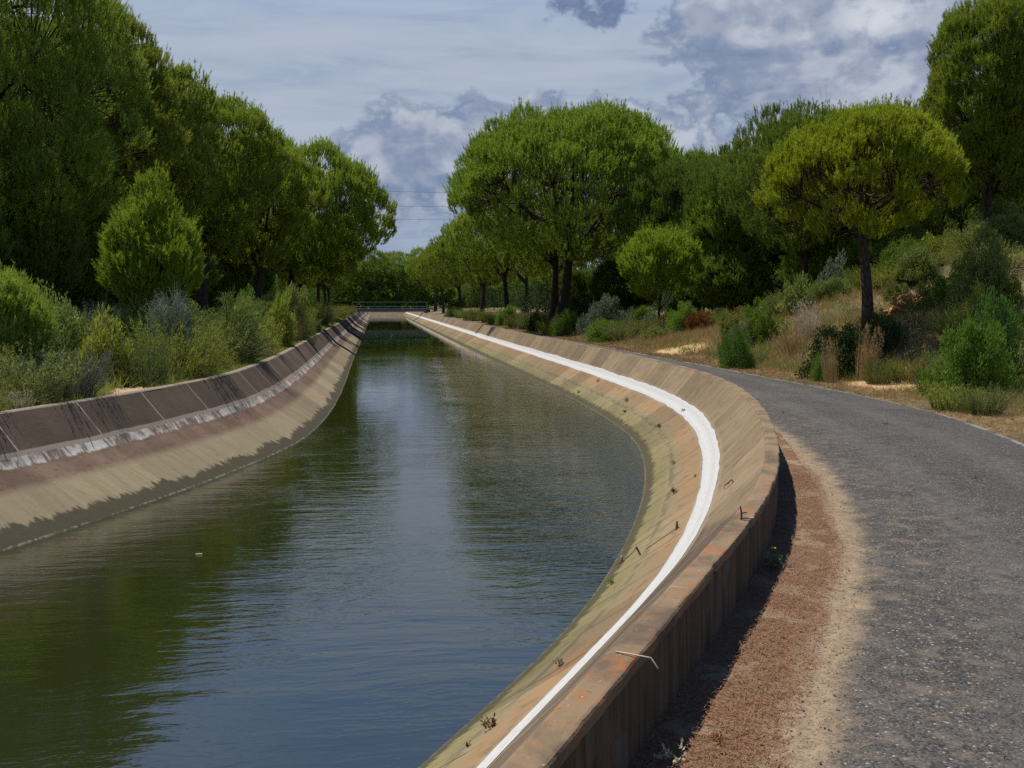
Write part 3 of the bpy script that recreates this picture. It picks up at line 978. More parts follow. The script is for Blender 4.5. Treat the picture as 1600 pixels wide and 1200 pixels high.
PINE = leaf('pine_needles', (0.184, 0.255, 0.025), (0.274, 0.343, 0.032), (0.356, 0.391, 0.052), trans=0.36)
PINE_WARM = leaf('yellowish_pine_needles', (0.247, 0.308, 0.016), (0.339, 0.389, 0.021), (0.402, 0.362, 0.041), trans=0.38)
PINE_DEEP = leaf('deep_pine_needles', (0.19, 0.262, 0.032), (0.276, 0.343, 0.04), (0.356, 0.397, 0.067), trans=0.36)
PINE_YOUNG = leaf('young_pine_needles', (0.19, 0.305, 0.023), (0.276, 0.38, 0.028), (0.333, 0.425, 0.052), trans=0.4)
PINE_SHADE = leaf('shade_darkened_pine_needles', (0.124, 0.184, 0.023), (0.184, 0.251, 0.031), (0.241, 0.293, 0.048), trans=0.28)  # needle green darkened to put the wood's shade into the colour
BARK = bark('dark_pine_bark', (0.020, 0.014, 0.011), (0.085, 0.058, 0.043))
TWIG = bark('grey_twig_bark', (0.045, 0.034, 0.026), (0.13, 0.10, 0.08))


# ------------------------------------------------------------------ stone pines
def needles(rs, P, A, n, Ls, L, Wd, spread=0.75):
    """P, A (N,3): shoots and their axes; n needles each along a shoot of length Ls"""
    N = len(P)
    t = rs.uniform(0.1, 1.0, (N, n, 1))
    d = unit(rs.normal(size=(N, n, 3)))
    q = unit(A[:, None, :] * 0.95 + d * spread)
    Ls = Ls * np.where(rs.rand(N) < 0.16, 1.9, rs.uniform(0.7, 1.1, N))[:, None, None]
    b = P[:, None, :] + A[:, None, :] * t * Ls
    wv = unit(np.cross(q, rs.normal(size=(N, n, 3)))) * Wd * 0.5
    ln = L * rs.uniform(0.7, 1.2, (N, n, 1))
    return np.stack([b - wv, b + wv, b + q * ln], 2).reshape(-1, 3, 3)


def pine_meshes(seed, Rad, zb, zt, fork, tr, ncl=160, ntuft=70, nn=10, L=0.2, Wd=0.03, rc=None, wide=0.34, low=0.35, lean=(0, 0), stems=1, nlimb=9, flat=1.0, shift=(0, 0), twigs=40, thin=0.15, rough=1.0, sh=-0.22):
    """zb / zt: bottom and top of the crown above the foot; low: how much foliage the under-side has"""
    rs = np.random.RandomState(seed)
    rc = rc or 0.17 * Rad
    zm = zb + wide * (zt - zb)
    up, dn = zt - zm, zm - zb
    lobes = [(unit(rs.normal(size=3) * np.array([1, 1, 0.6])), rs.uniform(-0.12, 0.07), rs.uniform(3, 9)) for _ in range(14)]
    lobes += [(unit(rs.normal(size=3) * np.array([1, 1, 0.7]) + np.array([0, 0, 0.25])), rs.uniform(-0.17, 0.10), rs.uniform(18, 55)) for _ in range(46)]
    cs = []
    nl = int(ncl * low)
    for k in range(ncl + nl):
        if k < ncl:
            cz = 1 - 1.0 * (k + 0.5) / ncl
        else:
            cz = -rs.uniform(0.0, 0.85)
        th = k * 2.399963 + rs.uniform(-0.25, 0.25)
        if k < ncl and rs.rand() > 1 - thin * (1 - float(smooth01(cz, 0.02, 0.5))): continue
        sr = math.sqrt(max(0.0, 1 - cz * cz))
        d = np.array([math.cos(th) * sr, math.sin(th) * sr, cz])
        f = 1.0
        for (v, amp, shp) in lobes: f += rough * amp * math.exp(shp * (float(d @ v) - 1))
        f *= rs.uniform(0.92, 1.04)
        if cz < 0: f *= rs.uniform(0.72, 1.02)
        if rs.rand() < (0.10 if thin < 0.3 else 0.03): f *= rs.uniform(0.5, 0.85)
        r = max(0.2, 1 - rc * 0.45 / Rad) * f
        wd_ = max(sr, 0.08) ** sh if cz > 0 else 1.0 + 0.45 * cz
        pz = zm + (d[2] * up * r * flat if d[2] > 0 else d[2] * dn * r)
        cs.append((np.array([d[0] * Rad * r * wd_ + shift[0], d[1] * Rad * r * wd_ + shift[1], pz]), d))
    cen = np.array([c for c, _ in cs]); dirs = np.array([d for _, d in cs])
    ntuft, nn = max(12, int(ntuft * 0.55)), int(nn * 2.2)
    N = len(cen)
    v = unit(rs.normal(size=(N, ntuft * 2, 3)))
    outw = unit(dirs + np.array([0, 0, 0.45]))
    sc = (v * outw[:, None, :]).sum(-1) + rs.uniform(-0.35, 0.35, (N, ntuft * 2))
    idx = np.argsort(-sc, axis=1)[:, :ntuft]
    v = np.take_along_axis(v, idx[:, :, None], 1)
    crs = rc * rs.uniform(0.7, 1.25, (N, 1, 1))
    P = cen[:, None, :] + v * crs * np.array([1, 1, 0.78]) * rs.uniform(0.7, 1.0, (N, ntuft, 1))
    A = unit(v * 0.30 + outw[:, None, :] * 0.30 + np.array([0, 0, 0.95]) + rs.normal(size=v.shape) * 0.13)
    P, A = P.reshape(-1, 3), A.reshape(-1, 3)
    g = Geo()
    g.tris(needles(rs, P, A, nn, L * 1.9, L * 0.9, Wd * 0.8, 0.62))
    crown = g.mesh('crown', smooth=False)
    # trunk, limbs and the fine branches under the crown
    b = Geo()
    tops = []
    for s_ in range(stems):
        o = np.array([0.0, 0.0, 0.0]) if s_ == 0 else np.array([rs.uniform(-1, 1) * tr * 4, rs.uniform(-1, 1) * tr * 2.5, 0])
        top = np.array([lean[0] + o[0] * 1.6, lean[1] + o[1] * 1.6, fork])
        q = np.linspace(0, 1, 9)[:, None]
        pts = o * (1 - q) + top * q + np.stack([0.12 * tr * 4 * np.sin(q[:, 0] * 3.1 + seed), 0.12 * tr * 3 * np.sin(q[:, 0] * 2.3 + seed * 1.7), np.zeros(9)], -1)
        rad = tr * (1.0 - 0.38 * q[:, 0]) * (1 + 0.45 * np.exp(-q[:, 0] * 14))
        pts[0, 2] = -0.35
        b.tube(pts, rad, 10)
        tops.append(pts[-1])
    limbs = []
    for k in range(nlimb):
        a0 = k * 2 * np.pi / nlimb + rs.uniform(-0.3, 0.3)
        st = tops[k % stems] + np.array([0, 0, rs.uniform(-0.14, 0.35) * (zt - fork) * 0.6 if k else 0])
        st[2] = min(st[2], zt - 0.35 * up)
        reach = Rad * (0.62 if k else 0.12)
        en = np.array([math.cos(a0) * reach + shift[0], math.sin(a0) * reach + shift[1], zm + up * rs.uniform(0.10, 0.42) if k else zt - 0.25 * up])
        q = np.linspace(0, 1, 7)[:, None]
        mid = (st + en) / 2 + np.array([0, 0, -0.08 * np.linalg.norm(en - st)]) + rs.normal(size=3) * 0.05 * Rad
        pts = (1 - q) ** 2 * st + 2 * q * (1 - q) * mid + q ** 2 * en
        r0 = tr * (0.42 if k else 0.6)
        b.tube(pts, r0 * (1 - 0.78 * q[:, 0]), 7)
        limbs.append(pts)
    # leader joining the fork to the top
    for s_ in range(stems):
        q = np.linspace(0, 1, 5)[:, None]
        e = np.array([shift[0], shift[1], zt - 0.45 * up])
        b.tube(tops[s_] * (1 - q) + e * q, tr * 0.62 * (1 - 0.75 * q[:, 0]), 8)
        limbs.append(tops[s_] * (1 - q) + e * q)
    LP = np.concatenate(limbs)
    for c, d in cs:
        k = np.argmin(np.linalg.norm(LP - c, axis=1) + 0.5 * np.maximum(0, LP[:, 2] - c[2]))
        q = np.linspace(0, 1, 4)[:, None]
        mid = (LP[k] + c) / 2 + np.array([0, 0, -0.12 * np.linalg.norm(c - LP[k])]) + rs.normal(size=3) * 0.05 * rc
        pts = (1 - q) ** 2 * LP[k] + 2 * q * (1 - q) * mid + q ** 2 * c
        b.tube(pts, tr * 0.10 * (1 - 0.7 * q[:, 0]) + 0.004, 4, cap=False)
    for c, d in cs:                                   # twigs fanning from under each pad
        for _ in range(2):
            en = c + rs.normal(size=3) * rc * 0.6
            st = c - unit(d * 0.7 + np.array([0, 0, 0.5])) * rc * rs.uniform(1.0, 2.2) + rs.normal(size=3) * rc * 0.3
            b.tube(np.stack([st, (st + en) / 2 + rs.normal(size=3) * rc * 0.1, en]), [tr * 0.05, tr * 0.035, tr * 0.015], 3, cap=False)
    for k in range(twigs):                            # bare dead twigs
        st = LP[rs.randint(len(LP))]
        d = unit(rs.normal(size=3) * np.array([1, 1, 0.35]))
        ln = rs.uniform(0.15, 0.4) * Rad
        q = np.linspace(0, 1, 5)[:, None]
        pts = st + d * ln * q + np.cumsum(rs.normal(size=(5, 3)), 0) * 0.03 * ln
        b.tube(pts, tr * 0.05 * (1 - 0.7 * q[:, 0]) + 0.003, 4, cap=False)
    return b.mesh('trunk'), crown


def pine(loc, label, mat=PINE, group=None, name='stone_pine', rz=0.0, sc=1.0, **kw):
    tm, cm = pine_meshes(**kw)
    r = empty(name, loc, rz)
    r.scale = (sc, sc, sc)
    tag(r, label, 'pine tree', group)
    link('trunk', tm, BARK, r)
    link('crown', cm, mat, r)
    return r


def place(Y, pxx, dz=0.0):
    x = at(pxx, Y)
    return (x, Y, ground_z(x, Y) + dz)


def zpix(Y, py_): return CAM_H + (474.0 - py_) / 1600.0 * Y


def pine_at(Y, pxx, ytop, ybot, halfpx, label, mat=PINE, cpx=None, **kw):
    """a pine whose foot is at distance Y; its crown spans the given heights"""
    x, yy, z = place(Y, pxx)
    zt, zb = zpix(Y, ytop) - z, zpix(Y, ybot) - z
    Rad = halfpx / 1600.0 * Y
    sh = ((cpx - pxx) / 1600.0 * Y, 0) if cpx is not None else (0, 0)
    kw.setdefault('fork', zb + 0.08 * (zt - zb))
    kw.setdefault('tr', 0.03 * zt)
    return pine((x, yy, z), label, mat, Rad=Rad, zb=zb, zt=zt, shift=sh, **kw)


DEN = 1.0
# left bank, near to far
pine_at(44, 5, -95, 478, 235, 'nearest and tallest pine at the left edge of the canal, dark with dead branches inside', PINE_DEEP, seed=1, rough=1.35, thin=0.25, ncl=300, ntuft=120, nn=12, L=0.19, Wd=0.03, wide=0.42, low=0.7, rc=0.85, twigs=140, nlimb=12, fork=5.5, tr=0.34)
pine_at(54, 160, 42, 440, 150, 'second tall pine on the left bank, its rounded top just right of the nearest pine', PINE, seed=2, rough=1.35, thin=0.25, ncl=190, ntuft=115, nn=11, L=0.21, Wd=0.035, wide=0.45, low=0.6, rc=0.75, twigs=60)
pine_at(72, 332, 156, 445, 128, 'third pine on the left bank with a stepped dark green crown', PINE, seed=3, rough=1.35, thin=0.25, ncl=170, ntuft=110, nn=11, L=0.23, Wd=0.042, wide=0.45, low=0.6, rc=0.8, twigs=60)
pine_at(88, 412, 226, 445, 88, 'slim pine squeezed between the third and the broad overhanging pine', PINE, seed=4, rough=1.35, thin=0.25, ncl=110, ntuft=100, nn=10, L=0.26, Wd=0.05, wide=0.45, low=0.6, rc=0.75)
pine_at(112, 458, 250, 452, 126, 'broad pine on the left bank whose crown leans out over the canal water', PINE, cpx=470, seed=5, rough=1.35, thin=0.25, ncl=260, ntuft=110, nn=10, L=0.30, Wd=0.065, wide=0.42, low=0.6, rc=1.1, fork=6.0, tr=0.45)
pine_at(63, 262, 112, 430, 100, 'pine filling the gap between the second and third pines of the left bank', PINE_DEEP, seed=31, ncl=130, ntuft=110, nn=11, L=0.22, Wd=0.038, wide=0.45, low=0.6, rc=0.75)
# right of the road
pine_at(85, 872, 186, 430, 187, 'biggest umbrella pine right of the road with a huge domed crown', PINE, cpx=897, seed=6, rough=0.6, ncl=350, ntuft=115, nn=10, L=0.27, Wd=0.055, wide=0.40, low=0.16, rc=1.1, thin=0.55, fork=7.0, tr=0.48, stems=1, nlimb=12, twigs=90, lean=(0.9, 0))
pine_at(35.5, 1386, 180, 378, 158, 'umbrella pine with a bare dark trunk and yellowish crown behind the shaded bush', PINE_WARM, cpx=1370, seed=7, rough=0.6, ncl=260, ntuft=100, nn=11, L=0.15, Wd=0.026, wide=0.30, low=0.06, rc=0.42, thin=0.8, fork=zpix(35.5, 352) - ground_z(at(1386, 35.5), 35.5), tr=0.23, nlimb=10, twigs=90, lean=(0.0, 0.2))
pine_at(40, 1600, -45, 338, 122, 'tall pine cut off by the right edge, standing on top of the mound', PINE, cpx=1618, seed=8, ncl=200, ntuft=140, nn=12, L=0.16, Wd=0.024, wide=0.42, low=0.45, rc=0.5, tr=0.22, twigs=110)
pine_at(64, 1038, 368, 480, 62, 'small round-headed young pine on a thin stem by the dry grass', PINE_YOUNG, name='young_pine', seed=9, ncl=80, ntuft=90, nn=10, L=0.22, Wd=0.036, wide=0.42, low=0.35, rc=0.42, thin=0.3, fork=1.6, tr=0.11, nlimb=9)
pine_at(31, 256, 318, 505, 62, 'bright green young pine of rounded cone shape under the left pines', PINE_YOUNG, name='young_pine', seed=17, rough=2.3, sh=0.30, ncl=130, ntuft=80, nn=11, L=0.15, Wd=0.022, wide=0.30, low=0.4, rc=0.33, fork=1.2, tr=0.08)
pine_at(24, 36, 452, 585, 66, 'low bushy young pine close to the left edge under the nearest pine', PINE_DEEP, name='young_pine', seed=12, rough=1.8, sh=0.15, ncl=120, ntuft=80, nn=11, L=0.14, Wd=0.018, wide=0.35, low=0.5, rc=0.3, fork=0.8, tr=0.06)
pine_at(70, 1168, 285, 448, 96, 'mid-height pine with a lit lumpy crown between the biggest and the yellowish umbrella pines', PINE, seed=13, ncl=95, ntuft=120, nn=10, L=0.22, Wd=0.042, wide=0.45, low=0.5, rc=0.75)
pine_at(96, 1132, 250, 430, 118, 'pine behind with its crown top just right of the biggest umbrella pine', PINE, seed=14, ncl=150, ntuft=110, nn=10, L=0.28, Wd=0.055, wide=0.42, low=0.5, rc=1.05)
pine_at(82, 1225, 228, 430, 112, 'pine behind whose round top rises left of the yellowish umbrella pine', PINE, seed=15, ncl=150, ntuft=110, nn=10, L=0.25, Wd=0.05, wide=0.42, low=0.5, rc=0.9)

pine_at(60, 1470, 300, 440, 110, 'dark pine beyond the mound between the yellowish umbrella pine and the tall cut-off pine', PINE_DEEP, seed=32, ncl=120, ntuft=100, nn=10, L=0.22, Wd=0.04, wide=0.42, low=0.6, rc=0.75)
# further trees share two crowns
FARP = dict(ncl=100, ntuft=95, nn=9, L=0.26, Wd=0.06, wide=0.42, low=0.5, rc=0.95)
protoA = pine((14.8, 118, ground_z(14.8, 118)), 'domed pine left of and just behind the biggest umbrella pine, overhanging the road', PINE, 'pines along the canal road', seed=20, Rad=6.6, zb=4.2, zt=14.2, fork=5.0, tr=0.36, **FARP)
protoB = pine((-9.5, 134, ground_z(-9.5, 134)), 'first dark pine beyond the broad overhanging pine on the left bank', PINE_DEEP, 'pines along the left bank', seed=21, Rad=4.6, zb=3.0, zt=11.6, fork=3.6, tr=0.3, **FARP)


protoC = pine((-14.5, 27, ground_z(-14.5, 27)), 'bushy pine with branches down to the ground behind the nearest pine', PINE_DEEP, 'bushy pines in the shade behind the left bank', seed=22, Rad=3.2, zb=0.6, zt=6.5, fork=1.2, tr=0.14, ncl=150, ntuft=70, nn=10, L=0.2, Wd=0.04, wide=0.35, low=0.8, rc=0.6)


def far_pine(proto, x, y, zt, rad, label, group, mat=None):
    r = copy_tree(proto)
    zt0, rad0 = (14.2, 6.6) if proto is protoA else (11.6, 4.6) if proto is protoB else (6.5, 3.2)
    r.location = (x, y, ground_z(x, y) if y < 296 else TOP)
    r.rotation_euler = (0, 0, (x * 1.7 + y * 0.9) % 6.28)
    r.scale = (rad / rad0, rad / rad0, zt / zt0)
    r['label'] = label
    r['group'] = group
    if mat:
        for c in r.children:
            if c.name.startswith('crown'):
                c.material_slots[0].link = 'OBJECT'
                c.material_slots[0].material = mat
    return r


G1, G2, G3, G4 = 'pines along the canal road', 'pines along the left bank', 'pines beyond the footbridge', 'pines in the wood behind'
far_pine(protoA, 15.2, 148, 14.0, 7.0, 'second domed pine in the row left of the biggest umbrella pine', G1)
far_pine(protoA, 14.6, 182, 13.5, 6.8, 'last pine of the right-hand row before the footbridge', G1)
far_pine(protoA, 17.5, 101, 17.0, 8.0, 'pine close behind the biggest umbrella pine, its trunks showing beside it', G1)
far_pine(protoA, 22.5, 128, 14.5, 6.5, 'pine of the second row behind the domed pines by the road', G1)
far_pine(protoA, 24.0, 165, 14.5, 7.0, 'farther pine of the second row behind the domed pines by the road', G1)
far_pine(protoB, -8.6, 152, 12.5, 5.0, 'second dark pine beyond the broad overhanging pine on the left bank', G2)
far_pine(protoB, -8.6, 172, 12.5, 5.2, 'third dark pine beyond the broad overhanging pine on the left bank', G2)
far_pine(protoB, -9.0, 194, 12.5, 5.4, 'last left bank pine beside the footbridge', G2)
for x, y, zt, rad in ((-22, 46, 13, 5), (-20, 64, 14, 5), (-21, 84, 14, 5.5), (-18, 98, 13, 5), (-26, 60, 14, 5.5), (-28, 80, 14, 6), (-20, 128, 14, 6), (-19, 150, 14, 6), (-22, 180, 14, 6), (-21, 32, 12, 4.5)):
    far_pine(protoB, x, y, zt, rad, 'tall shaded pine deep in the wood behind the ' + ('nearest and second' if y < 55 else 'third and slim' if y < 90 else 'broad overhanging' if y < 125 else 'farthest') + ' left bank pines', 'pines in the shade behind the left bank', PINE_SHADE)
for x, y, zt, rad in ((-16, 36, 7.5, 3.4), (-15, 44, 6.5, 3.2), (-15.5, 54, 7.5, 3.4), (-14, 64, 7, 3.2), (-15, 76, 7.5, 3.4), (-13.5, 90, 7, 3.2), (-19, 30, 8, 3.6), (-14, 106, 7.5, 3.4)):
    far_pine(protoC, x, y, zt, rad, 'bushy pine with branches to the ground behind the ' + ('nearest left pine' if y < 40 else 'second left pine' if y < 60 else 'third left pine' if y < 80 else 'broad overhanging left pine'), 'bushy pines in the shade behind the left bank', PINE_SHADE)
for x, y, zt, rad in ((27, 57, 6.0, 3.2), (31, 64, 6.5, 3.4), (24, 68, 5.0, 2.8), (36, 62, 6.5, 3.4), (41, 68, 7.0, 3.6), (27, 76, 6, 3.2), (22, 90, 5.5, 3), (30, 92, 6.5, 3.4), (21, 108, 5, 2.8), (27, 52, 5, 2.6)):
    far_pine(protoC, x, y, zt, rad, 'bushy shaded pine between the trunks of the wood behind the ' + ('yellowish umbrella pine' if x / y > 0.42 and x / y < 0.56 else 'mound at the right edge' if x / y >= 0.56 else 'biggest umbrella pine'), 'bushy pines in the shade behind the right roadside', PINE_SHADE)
for x, y, zt, rad, lb, mt in ((-12, 245, 15, 7, 'dark pine beyond the left end of the footbridge', PINE_DEEP), (-3.5, 318, 18, 8, 'far pine closing the view over the middle of the footbridge', PINE), (6, 330, 17.5, 8, 'far pine closing the view over the right half of the footbridge', PINE),
                          (15, 236, 15, 6, 'leaning dark-trunked pine beyond the right end of the footbridge', PINE), (16, 280, 17, 8, 'far pine right of the canal end beyond the footbridge', PINE), (-14, 300, 18, 8, 'far pine left of the canal end beyond the footbridge', PINE_DEEP)):
    far_pine(protoA, x, y, zt, rad, lb, G3, mt)
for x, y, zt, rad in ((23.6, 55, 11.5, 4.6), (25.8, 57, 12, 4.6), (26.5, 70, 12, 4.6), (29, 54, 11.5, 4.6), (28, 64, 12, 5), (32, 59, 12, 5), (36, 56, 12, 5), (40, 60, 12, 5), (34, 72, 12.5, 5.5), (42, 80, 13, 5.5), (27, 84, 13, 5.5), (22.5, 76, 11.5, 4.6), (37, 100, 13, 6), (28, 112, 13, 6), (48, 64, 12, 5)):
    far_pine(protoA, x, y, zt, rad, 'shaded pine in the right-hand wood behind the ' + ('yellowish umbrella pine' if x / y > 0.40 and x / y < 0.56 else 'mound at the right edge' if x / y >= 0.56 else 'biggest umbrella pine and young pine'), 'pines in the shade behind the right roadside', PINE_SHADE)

# ------------------------------------------------------------------ shrubs: each kind is one unit mesh (radius 1, height 1), scaled where it grows
def leaf_quads(rs, P, A, Ls, Wd):
    """diamond leaves at P pointing along A"""
    n = len(P)
    s_ = unit(np.cross(A, rs.normal(size=(n, 3)))) * Wd * 0.5
    ln = Ls * rs.uniform(0.7, 1.2, (n, 1))
    return np.stack([P, P + A * ln * 0.5 + s_, P + A * ln, P + A * ln * 0.5 - s_], 1)


def shrub_leafy(seed, ncl=38, nl=400, Ls=0.062, Wd=0.036, open_=0.0, rc=0.27):
    rs = np.random.RandomState(seed)
    g, b = Geo(), Geo()
    for k in range(ncl):
        cz = 1 - 1.05 * (k + 0.5) / ncl
        th = k * 2.39996 + rs.uniform(-.3, .3)
        sr = math.sqrt(max(0, 1 - cz * cz))
        r = rs.uniform(0.50, 0.98) * (1 - open_ * rs.rand())
        c = np.array([math.cos(th) * sr * r, math.sin(th) * sr * r, max(0.1, cz * r + 0.04)])
        v = unit(rs.normal(size=(nl, 3)))
        P = c + v * rc * rs.uniform(0.35, 1.1, (nl, 1)) * rs.uniform(0.55, 1.2) * np.array([1, 1, rs.uniform(0.8, 1.35)])
        P[:, 2] = np.abs(P[:, 2])
        A = unit(v * 0.7 + np.array([0, 0, 0.5]) + rs.normal(size=(nl, 3)) * 0.45)
        g.quads(leaf_quads(rs, P, A, Ls, Wd))
        q = np.linspace(0, 1, 5)[:, None]
        o = np.array([rs.uniform(-.1, .1), rs.uniform(-.1, .1), -0.05])
        b.tube(o * (1 - q) ** 2 + 2 * q * (1 - q) * np.array([c[0] * 0.3, c[1] * 0.3, c[2] * 0.6]) + q * q * c, 0.022 * (1 - 0.7 * q[:, 0]), 5, cap=False)
    return g.mesh('foliage', smooth=False), b.mesh('stems')


def shrub_fine(seed, ns=230, nl=44, Ls=0.075, Wd=0.014, spread=0.75, droop=0.0, wisp=0.0):
    """many thin upright stems clothed in small narrow leaves"""
    rs = np.random.RandomState(seed)
    g, b = Geo(), Geo()
    for k in range(ns):
        a = rs.uniform(0, 6.283)
        tilt = spread * math.sqrt(rs.rand())
        h = rs.uniform(0.35, 1.0) * (1 - 0.3 * tilt)
        o = np.array([math.cos(a), math.sin(a), 0]) * 0.62 * math.sqrt(rs.rand())
        q = np.linspace(0, 1, 6)[:, None]
        e = np.array([math.cos(a) * tilt, math.sin(a) * tilt, h])
        mid = np.array([e[0] * 0.3, e[1] * 0.3, h * 0.65])
        e = e - np.array([0, 0, droop * h * rs.uniform(0.2, 1)])
        pts = o + 2 * q * (1 - q) * mid + q * q * e + rs.normal(size=3) * 0.02 * q
        b.tube(pts, 0.007 * (1 - 0.75 * q[:, 0]), 3, cap=False)
        t = rs.uniform(0.06, 1.0, nl)
        P = np.stack([np.interp(t, q[:, 0], pts[:, i]) for i in range(3)], -1) + rs.normal(size=(nl, 3)) * 0.012
        ax = unit(pts[-1] - pts[2])
        A = unit(ax * 0.8 + rs.normal(size=(nl, 3)) * (0.5 + wisp))
        w_ = unit(np.cross(A, rs.normal(size=(nl, 3)))) * Wd * 0.5
        g.tris(np.stack([P - w_, P + w_, P + A * Ls * rs.uniform(0.6, 1.2, (nl, 1))], 1))
    return g.mesh('foliage', smooth=False), b.mesh('stems')


def shrub_broom(seed, nb=26, nf=42, lean=(0.35, 0)):
    """silvery weeping broom: branches ending in sprays of long hanging threads"""
    rs = np.random.RandomState(seed)
    g, b = Geo(), Geo()
    for k in range(nb):
        a = rs.uniform(0, 6.283)
        e = np.array([math.cos(a) * rs.uniform(.2, .8) - lean[0], math.sin(a) * rs.uniform(.2, .7), rs.uniform(0.6, 1.0)])
        q = np.linspace(0, 1, 6)[:, None]
        pts = 2 * q * (1 - q) * np.array([e[0] * .25, e[1] * .25, e[2] * .7]) + q * q * e
        b.tube(pts, 0.016 * (1 - 0.7 * q[:, 0]), 4, cap=False)
        for f in range(nf):
            st = np.array([np.interp(rs.uniform(0.45, 1.0), q[:, 0], pts[:, i]) for i in range(3)])
            d = unit(np.array([e[0], e[1], 0.35]) + rs.normal(size=3) * 0.35)
            ln = rs.uniform(0.25, 0.55)
            p1 = st + d * ln * 0.55
            p2 = st + d * ln + np.array([0, 0, -0.32 * ln])
            w_ = unit(np.cross(d, rs.normal(size=3))) * 0.0045
            g.quads(np.array([[st - w_, st + w_, p1 + w_, p1 - w_]]))
            g.tris(np.array([[p1 - w_, p1 + w_, p2]]))
    return g.mesh('foliage', smooth=False), b.mesh('stems')


def shrub_dry(seed, n=260, head=True):
    rs = np.random.RandomState(seed)
    g, b = Geo(), Geo()
    for k in range(n):
        a = rs.uniform(0, 6.283)
        o = np.array([math.cos(a), math.sin(a), 0]) * rs.uniform(0, 0.55)
        h = rs.uniform(0.45, 1.0)
        e = o + np.array([math.cos(a), math.sin(a), 0]) * rs.uniform(0.05, 0.4) + np.array([rs.normal() * .05, rs.normal() * .05, h])
        m_ = o + (e - o) * 0.55 + np.array([0, 0, 0.08])
        w_ = unit(np.cross(e - o, rs.normal(size=3))) * 0.008
        (g if k % 3 else b).quads(np.array([[o - w_, o + w_, m_ + w_ * .8, m_ - w_ * .8]]))
        (g if k % 3 else b).tris(np.array([[m_ - w_ * .8, m_ + w_ * .8, e]]))
        if head and k % 2:
            v = unit(rs.normal(size=(5, 3)) + np.array([0, 0, 0.8]))
            P = e + rs.normal(size=(5, 3)) * 0.02
            g.quads(leaf_quads(rs, P, v, 0.09, 0.02))
    return g.mesh('blades', smooth=False), b.mesh('stems', smooth=False)


LF = {
    'bright': leaf('bright_glossy_leaves', (0.12, 0.216, 0.024), (0.18, 0.276, 0.031), (0.24, 0.324, 0.054), 2.0, 0.3),
    'emerald': leaf('emerald_leaves', (0.060, 0.155, 0.026), (0.090, 0.195, 0.030), (0.13, 0.22, 0.05), 2.0, 0.3),
    'olive': leaf('olive_leaves', (0.175, 0.225, 0.048), (0.25, 0.288, 0.065), (0.325, 0.312, 0.098), 2.0, 0.3),
    'grey': leaf('grey_green_leaves', (0.138, 0.172, 0.098), (0.19, 0.218, 0.138), (0.259, 0.27, 0.196), 2.0, 0.25),
    'lime': leaf('yellow_green_leaves', (0.228, 0.282, 0.034), (0.312, 0.336, 0.041), (0.384, 0.348, 0.072), 2.0, 0.32),
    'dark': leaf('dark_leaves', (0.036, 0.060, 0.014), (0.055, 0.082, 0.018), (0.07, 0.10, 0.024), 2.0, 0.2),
    'silver': leaf('silvery_threads', (0.19, 0.23, 0.155), (0.26, 0.30, 0.21), (0.36, 0.39, 0.30), 2.0, 0.2),
    'tan': leaf('straw_coloured_blades', (0.36, 0.235, 0.095), (0.46, 0.315, 0.135), (0.52, 0.40, 0.20), 2.0, 0.3),
    'pale': leaf('bleached_seed_heads', (0.42, 0.36, 0.24), (0.52, 0.46, 0.33), (0.58, 0.52, 0.40), 2.0, 0.3),
    'rust': leaf('rust_brown_leaves', (0.17, 0.055, 0.02), (0.24, 0.085, 0.03), (0.20, 0.11, 0.03), 2.0, 0.25),
    'brown': leaf('dry_brown_leaves', (0.16, 0.11, 0.045), (0.22, 0.155, 0.06), (0.25, 0.19, 0.08), 2.0, 0.25),
}
UNIT = {
    'leafy_shrub': [shrub_leafy(101), shrub_leafy(102, 34, 420, 0.056, 0.034)],
    'rockrose': [shrub_leafy(111, 44, 120, 0.11, 0.035, 0.45, 0.2), shrub_leafy(112, 50, 110, 0.10, 0.04, 0.5, 0.18)],
    'heath_shrub': [shrub_fine(121), shrub_fine(122, 260, 40, 0.065, 0.013, 0.9), shrub_fine(123, 200, 46, 0.08, 0.015, 0.6, 0.1, 0.3)],
    'weeping_broom': [shrub_broom(131)],
    'dry_grass_clump': [shrub_dry(141), shrub_dry(142, 220)],
    'flowering_weed': [shrub_fine(151, 26, 30, 0.10, 0.02, 0.6, 0, 0.3)],
}
for k_, lst in UNIT.items():
    for (fm, sm) in lst:
        fm.materials.append(LF['olive'])
        sm.materials.append(TWIG)
CATS = {'leafy_shrub': 'shrub', 'rockrose': 'shrub', 'heath_shrub': 'shrub', 'weeping_broom': 'shrub', 'dry_grass_clump': 'dry grass', 'flowering_weed': 'weed'}
_count = [0]


